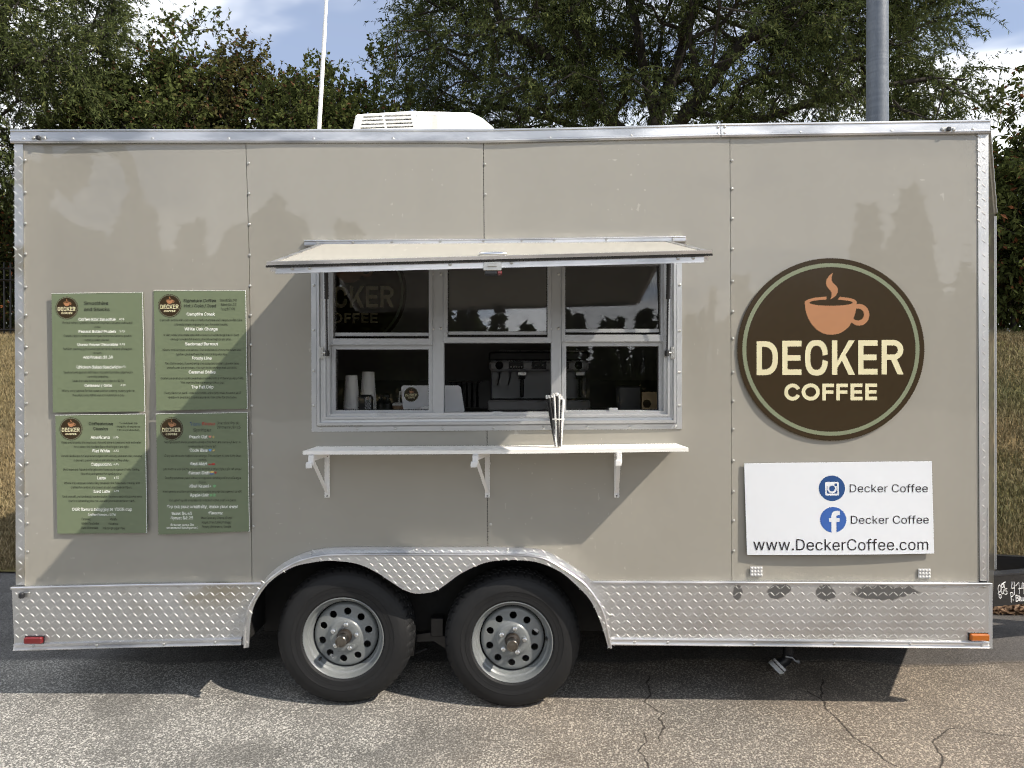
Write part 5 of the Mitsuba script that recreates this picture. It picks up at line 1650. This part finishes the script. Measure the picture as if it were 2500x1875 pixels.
def leafage(org, dirs, n_leaf, length, L, w, rng, cols, droop=0.3, spread=0.9, clump=None, fold=0.25):
    """Leaves along twigs: each twig from org along dirs, n_leaf leaves of length L and half width w."""
    m = len(org)
    u = rng.uniform(0.08, 1.0, (m, n_leaf))
    base = org[:, None] + dirs[:, None] * (u * length[:, None])[..., None] + np.array([0, 0, -1.0]) * (droop * length[:, None] * u ** 2)[..., None]
    t = dirs[:, None] * 0.55 + rng.normal(0, spread, (m, n_leaf, 3)) * 0.6 + np.array([0, 0, -droop * 0.9])
    t /= np.linalg.norm(t, axis=-1, keepdims=True)
    s = np.cross(t, rng.normal(0, 1, (m, n_leaf, 3)))
    s /= np.linalg.norm(s, axis=-1, keepdims=True)
    ll = L * rng.uniform(0.65, 1.25, (m, n_leaf, 1))
    ww = w * rng.uniform(0.7, 1.25, (m, n_leaf, 1))
    nn = np.cross(t, s)
    base = base.reshape(-1, 3)
    t, s, ll, ww, nn = (a.reshape(-1, a.shape[-1]) for a in (t, s, ll, ww, nn))
    v = np.stack([base, base + t * ll * 0.45 + s * ww + nn * ww * fold, base + t * ll + np.array([0, 0, -0.12]) * ll, base + t * ll * 0.45 - s * ww + nn * ww * fold], 1)
    k = np.arange(len(base))[:, None] * 4
    f = np.concatenate([k + [0, 1, 2], k + [0, 2, 3]])
    c0_, c1_, c2_ = (np.array(c) for c in cols)
    a = rng.uniform(0, 1, (m, 1)) * 0.6 + rng.uniform(0, 1, (m, n_leaf)) * 0.4
    c = c0_ + (c1_ - c0_) * a[..., None]
    odd = rng.uniform(0, 1, (m, n_leaf)) < 0.06
    c = np.where(odd[..., None], c2_, c)
    return trimesh.Trimesh(v.reshape(-1, 3), f, process=False), np.repeat(c.reshape(-1, 3), 4, 0)


def blob_points(n, center, radii, rng, seed, thr=0.40, freq=0.75, shell=0.35, zmin=None, accept=None):
    out = []
    while len(out) < n:
        p = rng.uniform(-1, 1, (4000, 3))
        r = np.linalg.norm(p, axis=1)
        bump = meshkit.noise(p / np.maximum(r, 1e-6)[:, None] * 2.3 + seed, seed)
        q = np.asarray(center) + p * radii
        dens = meshkit.fbm(q * freq + seed * 3.7, 3, seed)
        ok = (r < 0.78 + 0.34 * bump) & (r > shell * rng.uniform(0, 1, len(r))) & (dens > thr)
        if zmin is not None:
            ok &= q[:, 2] > zmin
        if accept is not None:
            ok &= accept(q)
        out += list(q[ok])
    return np.array(out[:n])


def tree(kind, label, group, seeds, targets, rng, twig, cols, tip_r, rmax, centre, leaf_mat="mat_leaf"):
    tk_ = thing(kind, label, "tree", group)
    P, par, tips = skeleton(seeds, targets, rng)
    m, r = limbs(P, par, tip_r, rmax=rmax)
    part(tk_, "trunk", m, "mat_bark", smooth=60)
    tp_ = P[tips]
    nt = twig["n"]
    d0 = tp_ - P[par[tips]]
    d0 /= np.maximum(np.linalg.norm(d0, axis=1, keepdims=True), 1e-6)
    out = tp_ - centre
    out /= np.linalg.norm(out, axis=1, keepdims=True)
    d = np.repeat(d0 * 0.4 + out * 0.35, nt, 0) + rng.normal(0, twig.get("fan", 0.75), (len(tp_) * nt, 3))
    d[:, 2] += twig.get("lift", 0.0)
    d /= np.linalg.norm(d, axis=1, keepdims=True)
    org = np.repeat(tp_, nt, 0) + rng.normal(0, 0.06, (len(tp_) * nt, 3))
    ln = rng.uniform(*twig["len"], len(org))
    lm_, lc_ = leafage(org, d, twig["leaves"], ln, twig["L"], twig["w"], rng, cols, droop=twig["droop"], spread=twig.get("spread", 0.9))
    part(tk_, "crown", lm_, leaf_mat, color=lc_, stuff=True)
    # fine twigs
    u = np.array([0, 0.5, 1.0])
    pts = org[:, None] + d[:, None] * (u * ln[:, None])[..., None] + np.array([0, 0, -1.0]) * (twig["droop"] * ln[:, None] * u ** 2)[..., None]
    wv = np.cross(d, rng.normal(0, 1, d.shape))
    wv /= np.linalg.norm(wv, axis=1, keepdims=True)
    wid = np.array([0.005, 0.0035, 0.0015])
    v = np.stack([pts - wv[:, None] * wid[None, :, None], pts + wv[:, None] * wid[None, :, None]], 2).reshape(-1, 3)
    k = np.arange(len(org))[:, None] * 6
    f = np.concatenate([k + [0, 1, 3], k + [0, 3, 2], k + [2, 3, 5], k + [2, 5, 4]])
    part(tk_, "twigs", trimesh.Trimesh(v, f, process=False), "mat_bark", stuff=True)
    return tk_


OAK = ((0.044, 0.060, 0.024), (0.120, 0.146, 0.056), (0.21, 0.225, 0.085))
MYR = ((0.054, 0.072, 0.025), (0.120, 0.142, 0.048), (0.135, 0.075, 0.042))
OAKTW = dict(n=9, leaves=30, len=(0.40, 0.95), L=0.088, w=0.0115, droop=0.30, fan=0.8)

# the big willow-leaved oak behind the middle and right of the roof
r_ = np.random.default_rng(101)
yT = 11.4
tz0 = float(hill_z(np.array(3.0), np.array(yT)))
seeds = [[(3.0, yT, tz0 - 0.2), (2.98, yT, 4.5), (2.95, yT, 6.3), at(1600, 290, yT)]]
base_i = 2
seeds += [(3, [at(1575, 190, yT), at(1560, 90, yT - 0.2), at(1530, -40, yT), at(1500, -260, yT)]),
          (3, [at(1640, 200, yT + 0.2), at(1668, 110, yT), at(1700, 0, yT + 0.3), at(1750, -240, yT)]),
          (2, [at(1500, 305, yT - 0.3), at(1445, 252, yT - 0.6), at(1390, 190, yT - 0.8), at(1320, 120, yT - 1.0), at(1230, 70, yT - 1)]),
          (2, [at(1680, 270, yT - 0.4), at(1740, 190, yT - 0.8), at(1805, 110, yT - 1.1), at(1900, 40, yT - 1.4), at(2010, -40, yT - 1.5)]),
          (2, [at(1760, 330, yT - 0.6), at(1880, 285, yT - 1.2), at(2022, 236, yT - 1.8), at(2150, 210, yT - 2.0), at(2280, 190, yT - 2.0)]),
          (2, [at(1520, 350, yT + 1.0), at(1350, 290, yT + 1.4), at(1180, 250, yT + 1.2)]),
          (3, [at(1600, 180, yT + 1.4), at(1620, 60, yT + 2.2), at(1640, -100, yT + 2.6)])]


def oak_ok(q):
    """Keeps the foliage inside the crown's own silhouette: low hanging at both sides, open under the main fork."""
    px = 1250 + q[:, 0] / (q[:, 1] + D) * F
    py = 937.5 - (q[:, 2] - CH) / (q[:, 1] + D) * F
    lim = np.interp(px, [900, 960, 1040, 1400, 1460, 1560, 1800, 1900, 2300, 2400, 2470], [150, 275, 330, 310, 285, 280, 300, 320, 325, 290, 180])
    left = np.interp(py, [-400, 0, 120, 260, 330], [800, 985, 955, 985, 1060])
    right = np.interp(py, [-400, 0, 60, 120, 180, 240, 330], [2500, 2330, 2360, 2350, 2390, 2430, 2380])
    return (py < lim) & (px > left) & (px < right)


targets = blob_points(1650, (3.6, yT - 0.3, 9.0), (7.4, 4.3, 4.6), r_, 5, thr=0.41, freq=0.7, shell=0.32, zmin=6.2, accept=oak_ok)
tree("oak_tree", "large dark narrow leaved oak filling the sky behind the trailer roof", None, seeds, targets, r_, OAKTW, OAK, 0.0155, 0.40, np.array([3.0, yT, 8.0]))

# the oak at the left edge
r_ = np.random.default_rng(102)
yL = 9.2
xL = -10.3
lz0 = float(hill_z(np.array(xL), np.array(yL)))
seeds = [[(xL, yL, lz0 - 0.2), (xL + 0.05, yL, lz0 + 1.5), (xL + 0.1, yL, lz0 + 3.0)], (2, [(xL - 0.6, yL, 7.5), (xL - 1.0, yL, 9.5)]), (2, [(xL + 0.7, yL - 0.4, 6.6), (xL + 1.6, yL - 0.6, 7.8), (xL + 2.6, yL - 0.8, 9.0)]),
         (2, [(xL + 0.2, yL + 0.6, 7.4), (xL + 0.4, yL + 0.8, 10.0)])]


def oakl_ok(q):
    px = 1250 + q[:, 0] / (q[:, 1] + D) * F
    py = 937.5 - (q[:, 2] - CH) / (q[:, 1] + D) * F
    right = np.interp(py, [-500, -100, 0, 80, 150, 300, 360, 540], [430, 350, 300, 290, 265, 220, 60, 20])
    return px < right


targets = blob_points(800, (-9.7, yL, 8.4), (4.0, 3.0, 5.0), r_, 9, thr=0.40, freq=0.8, shell=0.5, zmin=4.6, accept=oakl_ok)
tree("oak_tree", "tall dark narrow leaved oak at the left behind the black fence", None, seeds, targets, r_, OAKTW, OAK, 0.010, 0.26, np.array([xL, yL, 7.5]))

# crape myrtles between them: rounded leaves, reddish tints, thin shoots on top
MYTW = dict(n=8, leaves=13, len=(0.28, 0.60), L=0.085, w=0.024, droop=0.12, fan=0.75, lift=0.25, spread=0.9)
for i_, (px, y, tops, rx, lab) in enumerate((
        (275, 9.5, 205, 1.15, "bushy small tree tucked under the left oak"),
        (440, 9.1, 135, 1.30, "bushy small tree whose pale shoots rise left of the white pole, tallest of its row"),
        (590, 9.4, 155, 1.20, "bushy reddish small tree between the tallest one and the white pole"),
        (745, 9.0, 190, 1.10, "bushy small tree directly behind the white pole"),
        (905, 9.6, 235, 1.15, "bushy dark small tree between the white pole and the big oak"))):
    r_ = np.random.default_rng(200 + i_)
    c = at(px, 400, y)
    z0 = float(hill_z(np.array(c[0]), np.array(y)))
    zt = at(px, tops, y)[2]
    seeds = [[(c[0], y, z0 - 0.1), (c[0] + 0.02, y, z0 + 0.5)]]
    for s_ in range(5):
        a_ = s_ * 2.4
        seeds.append((1, [(c[0] + 0.25 * math.cos(a_), y + 0.25 * math.sin(a_), z0 + 1.4), (c[0] + 0.5 * math.cos(a_), y + 0.5 * math.sin(a_), z0 + 2.6)]))
    tg_ = blob_points(300, (c[0], y, (zt + z0 + 1.0) / 2), (rx, 1.15, (zt - z0 - 1.0) / 2), r_, 40 + i_, thr=0.36, freq=1.3, shell=0.45)
    top = tg_[np.argsort(-tg_[:, 2])[:60]]
    sh = top[r_.choice(60, 14, replace=False)] + np.column_stack([r_.normal(0, 0.12, 14), r_.normal(0, 0.12, 14), r_.uniform(0.15, 0.55, 14)])
    if i_ == 4:
        sh = np.vstack([sh, [at(928, 190, y), at(912, 150, y), at(940, 140, y), at(905, 225, y)]])
    if i_ == 1:
        sh = np.vstack([sh, [at(432, 60, y), at(450, 85, y), at(475, 75, y), at(520, 70, y)]])
    tg_ = np.vstack([tg_, sh])
    cols = MYR if i_ not in (2,) else ((0.066, 0.066, 0.027), (0.125, 0.118, 0.047), (0.15, 0.078, 0.048))
    tree("crape_myrtle", lab, "crape myrtles behind the trailer", seeds, tg_, r_, MYTW, cols, 0.007, 0.07, np.array([c[0], y, (zt + z0) / 2]))

# leafy shrubs at the right end, and the hedge behind the fence
SHTW = dict(n=7, leaves=10, len=(0.30, 0.65), L=0.125, w=0.026, droop=0.25, fan=0.8, spread=0.8)
for i_, (x, y, zt, rx, ry, n_, lab) in enumerate((
        (8.75, 8.9, 5.9, 1.15, 1.0, 300, "broad leaved shrub tree at the right edge beside the trailer's front"),
        (8.9, 10.8, 5.0, 1.6, 1.0, 330, "dense dark shrub behind the trailer's front corner"),
        (10.6, 9.6, 5.0, 1.4, 1.2, 160, "wide shrub furthest along the right of the slope"))):
    r_ = np.random.default_rng(300 + i_)
    z0 = float(hill_z(np.array(x), np.array(y)))
    seeds = [[(x, y, z0 - 0.1), (x, y, z0 + 0.4)]] + [(1, [(x + 0.35 * math.cos(s_ * 2.1), y + 0.35 * math.sin(s_ * 2.1), z0 + 1.3)]) for s_ in range(4)]
    tg_ = blob_points(n_, (x, y, (zt + z0) / 2 + 0.1), (rx, ry, (zt - z0) / 2), r_, 70 + i_, thr=0.34, freq=1.3, shell=0.4, zmin=z0 + 0.15)
    if i_ == 0:
        tg_ = np.vstack([tg_, [at(2442, 250, y), at(2446, 215, y), at(2492, 215, y), at(2480, 265, y), at(2455, 300, y), at(2505, 250, y)]])
    tree("shrub", lab, "shrubs at the right of the slope", seeds, tg_, r_, SHTW, ((0.042, 0.058, 0.020), (0.105, 0.122, 0.042), (0.20, 0.085, 0.045)), 0.006, 0.05, np.array([x, y, (zt + z0) / 2]))
r_ = np.random.default_rng(330)
for i_, x in enumerate((-9.5, -11.6, -7.2)):
    y = 9.75
    z0 = float(hill_z(np.array(x), np.array(y)))
    seeds = [[(x, y, z0 - 0.1), (x, y, z0 + 0.3)]]
    tg_ = blob_points(230, (x, y, z0 + 1.35), (1.4, 0.8, 1.35), r_, 90 + i_, thr=0.32, freq=1.4, shell=0.4, zmin=z0 + 0.05)
    tree("hedge_shrub", ("green and rust hedge shrub seen through the fence beside the trailer", "hedge shrub behind the fence, further left under the oak", "hedge shrub behind the fence, nearer the bushy small trees")[i_], "hedge shrubs behind the fence", seeds, tg_, r_,
         dict(n=7, leaves=10, len=(0.25, 0.5), L=0.08, w=0.020, droop=0.1, fan=0.8), ((0.045, 0.060, 0.020), (0.110, 0.115, 0.040), (0.42, 0.15, 0.07)), 0.006, 0.04, np.array([x, y, z0 + 0.6]))

# the thicket behind the slope, which closes the view under the crowns at both ends
def thicket(seed):
    r = np.random.default_rng(seed)
    k = 110000
    x = np.where(r.uniform(0, 1, k) < 0.55, r.uniform(-22, 22, k), r.uniform(-75, 75, k))
    top = (2.4 + 0.05 * np.clip(np.abs(x) - 20, 0, 40)) + 2.2 * meshkit.fbm(np.stack([x * 0.35, 0 * x, 0 * x], 1), 3, 4)
    y = 14.6 + r.uniform(0, 1, k) ** 2 * 2.2
    p = np.stack([x, y, hill_z(x, y) + r.uniform(0, 1, k) * top], 1)
    big = np.where(np.abs(x) > 22, 0.19, 0.085)[:, None]
    d1, d2 = r.normal(0, 1, (k, 3)) * big, r.normal(0, 1, (k, 3)) * big
    c = np.array([0.045, 0.056, 0.022]) * r.uniform(0.5, 1.7, (k, 1))
    return trimesh.Trimesh(np.stack([p, p + d1, p + d2], 1).reshape(-1, 3), np.arange(k * 3).reshape(-1, 3), process=False), np.repeat(c, 3, 0)


tm_, tc_ = thicket(55)
struct("thicket", tm_, "mat_leaf", "low dark thicket behind the trees at the top of the slope", kind="stuff", category="thicket", color=tc_)

# the far wood across the car park, behind the viewer (it shows in the glass and the gloss of the panels)
def conifers(n, seed):
    r = np.random.default_rng(seed)
    vs, fs, cs, m = [], [], [], 0
    for i in range(n):
        xf = -75 + 150 * (i + r.uniform(0, 1)) / n
        x = xf * 0.68
        y = -38 - r.uniform(0, 12)
        hgt = r.uniform(0.72, 1.12) * 0.70 * np.interp(xf, [-75, -40, -25, -10, 0, 8, 14, 22, 30, 36, 42, 75], [20, 22, 18, 12, 8, 8, 9, 11, 10, 18, 11, 14])
        z0 = 0.02 * (-36 - y)
        k = 600
        u = r.uniform(0.08, 1, k) ** 0.8
        rad = (1 - u) * hgt * 0.22 + 0.15
        lay = np.round(u * 14) / 14
        rad *= 0.7 + 0.3 * np.cos((u - lay) * 14 * np.pi)
        a = r.uniform(0, 2 * np.pi, k)
        rr = rad * r.uniform(0.35, 1.0, k)
        p = np.stack([x + rr * np.cos(a), y + rr * np.sin(a), z0 + u * hgt], 1)
        s = hgt * 0.055 * r.uniform(0.5, 1.2, (k, 1))
        d1 = np.stack([np.cos(a), np.sin(a), r.uniform(-0.5, 0.4, k)], 1) * s * 1.5
        d2 = r.normal(0, 1, (k, 3)) * s * 0.6
        v = np.stack([p - d2, p + d1, p + d2], 1)
        vs.append(v.reshape(-1, 3))
        fs.append(np.arange(k * 3).reshape(-1, 3) + m)
        cs.append(np.repeat(np.array([0.035, 0.045, 0.018]) * r.uniform(0.6, 1.6, (k, 1)), 3, 0))
        m += k * 3
    k = 24000                               # undergrowth along the wood's edge
    p = np.stack([r.uniform(-60, 60, k), -37.5 - r.uniform(0, 1.5, k) ** 2, r.uniform(0, 1, k) ** 1.4], 1)
    p[:, 2] *= 1.6 + 1.3 * meshkit.noise(np.stack([p[:, 0] * 0.5, 0 * p[:, 0], 0 * p[:, 0]], 1), 6)
    d1, d2 = r.normal(0, 0.22, (k, 3)), r.normal(0, 0.22, (k, 3))
    vs.append(np.stack([p, p + d1, p + d2], 1).reshape(-1, 3))
    fs.append(np.arange(k * 3).reshape(-1, 3) + m)
    cs.append(np.repeat(np.array([0.035, 0.042, 0.018]) * r.uniform(0.6, 1.6, (k, 1)), 3, 0))
    return trimesh.Trimesh(np.vstack(vs), np.vstack(fs), process=False), np.vstack(cs)


cm_, cc_ = conifers(120, 77)
struct("far_wood", cm_, "mat_leaf", "far wood of conifers across the car park, mirrored in the window panes", kind="stuff", category="wood", color=cc_)
del RNG
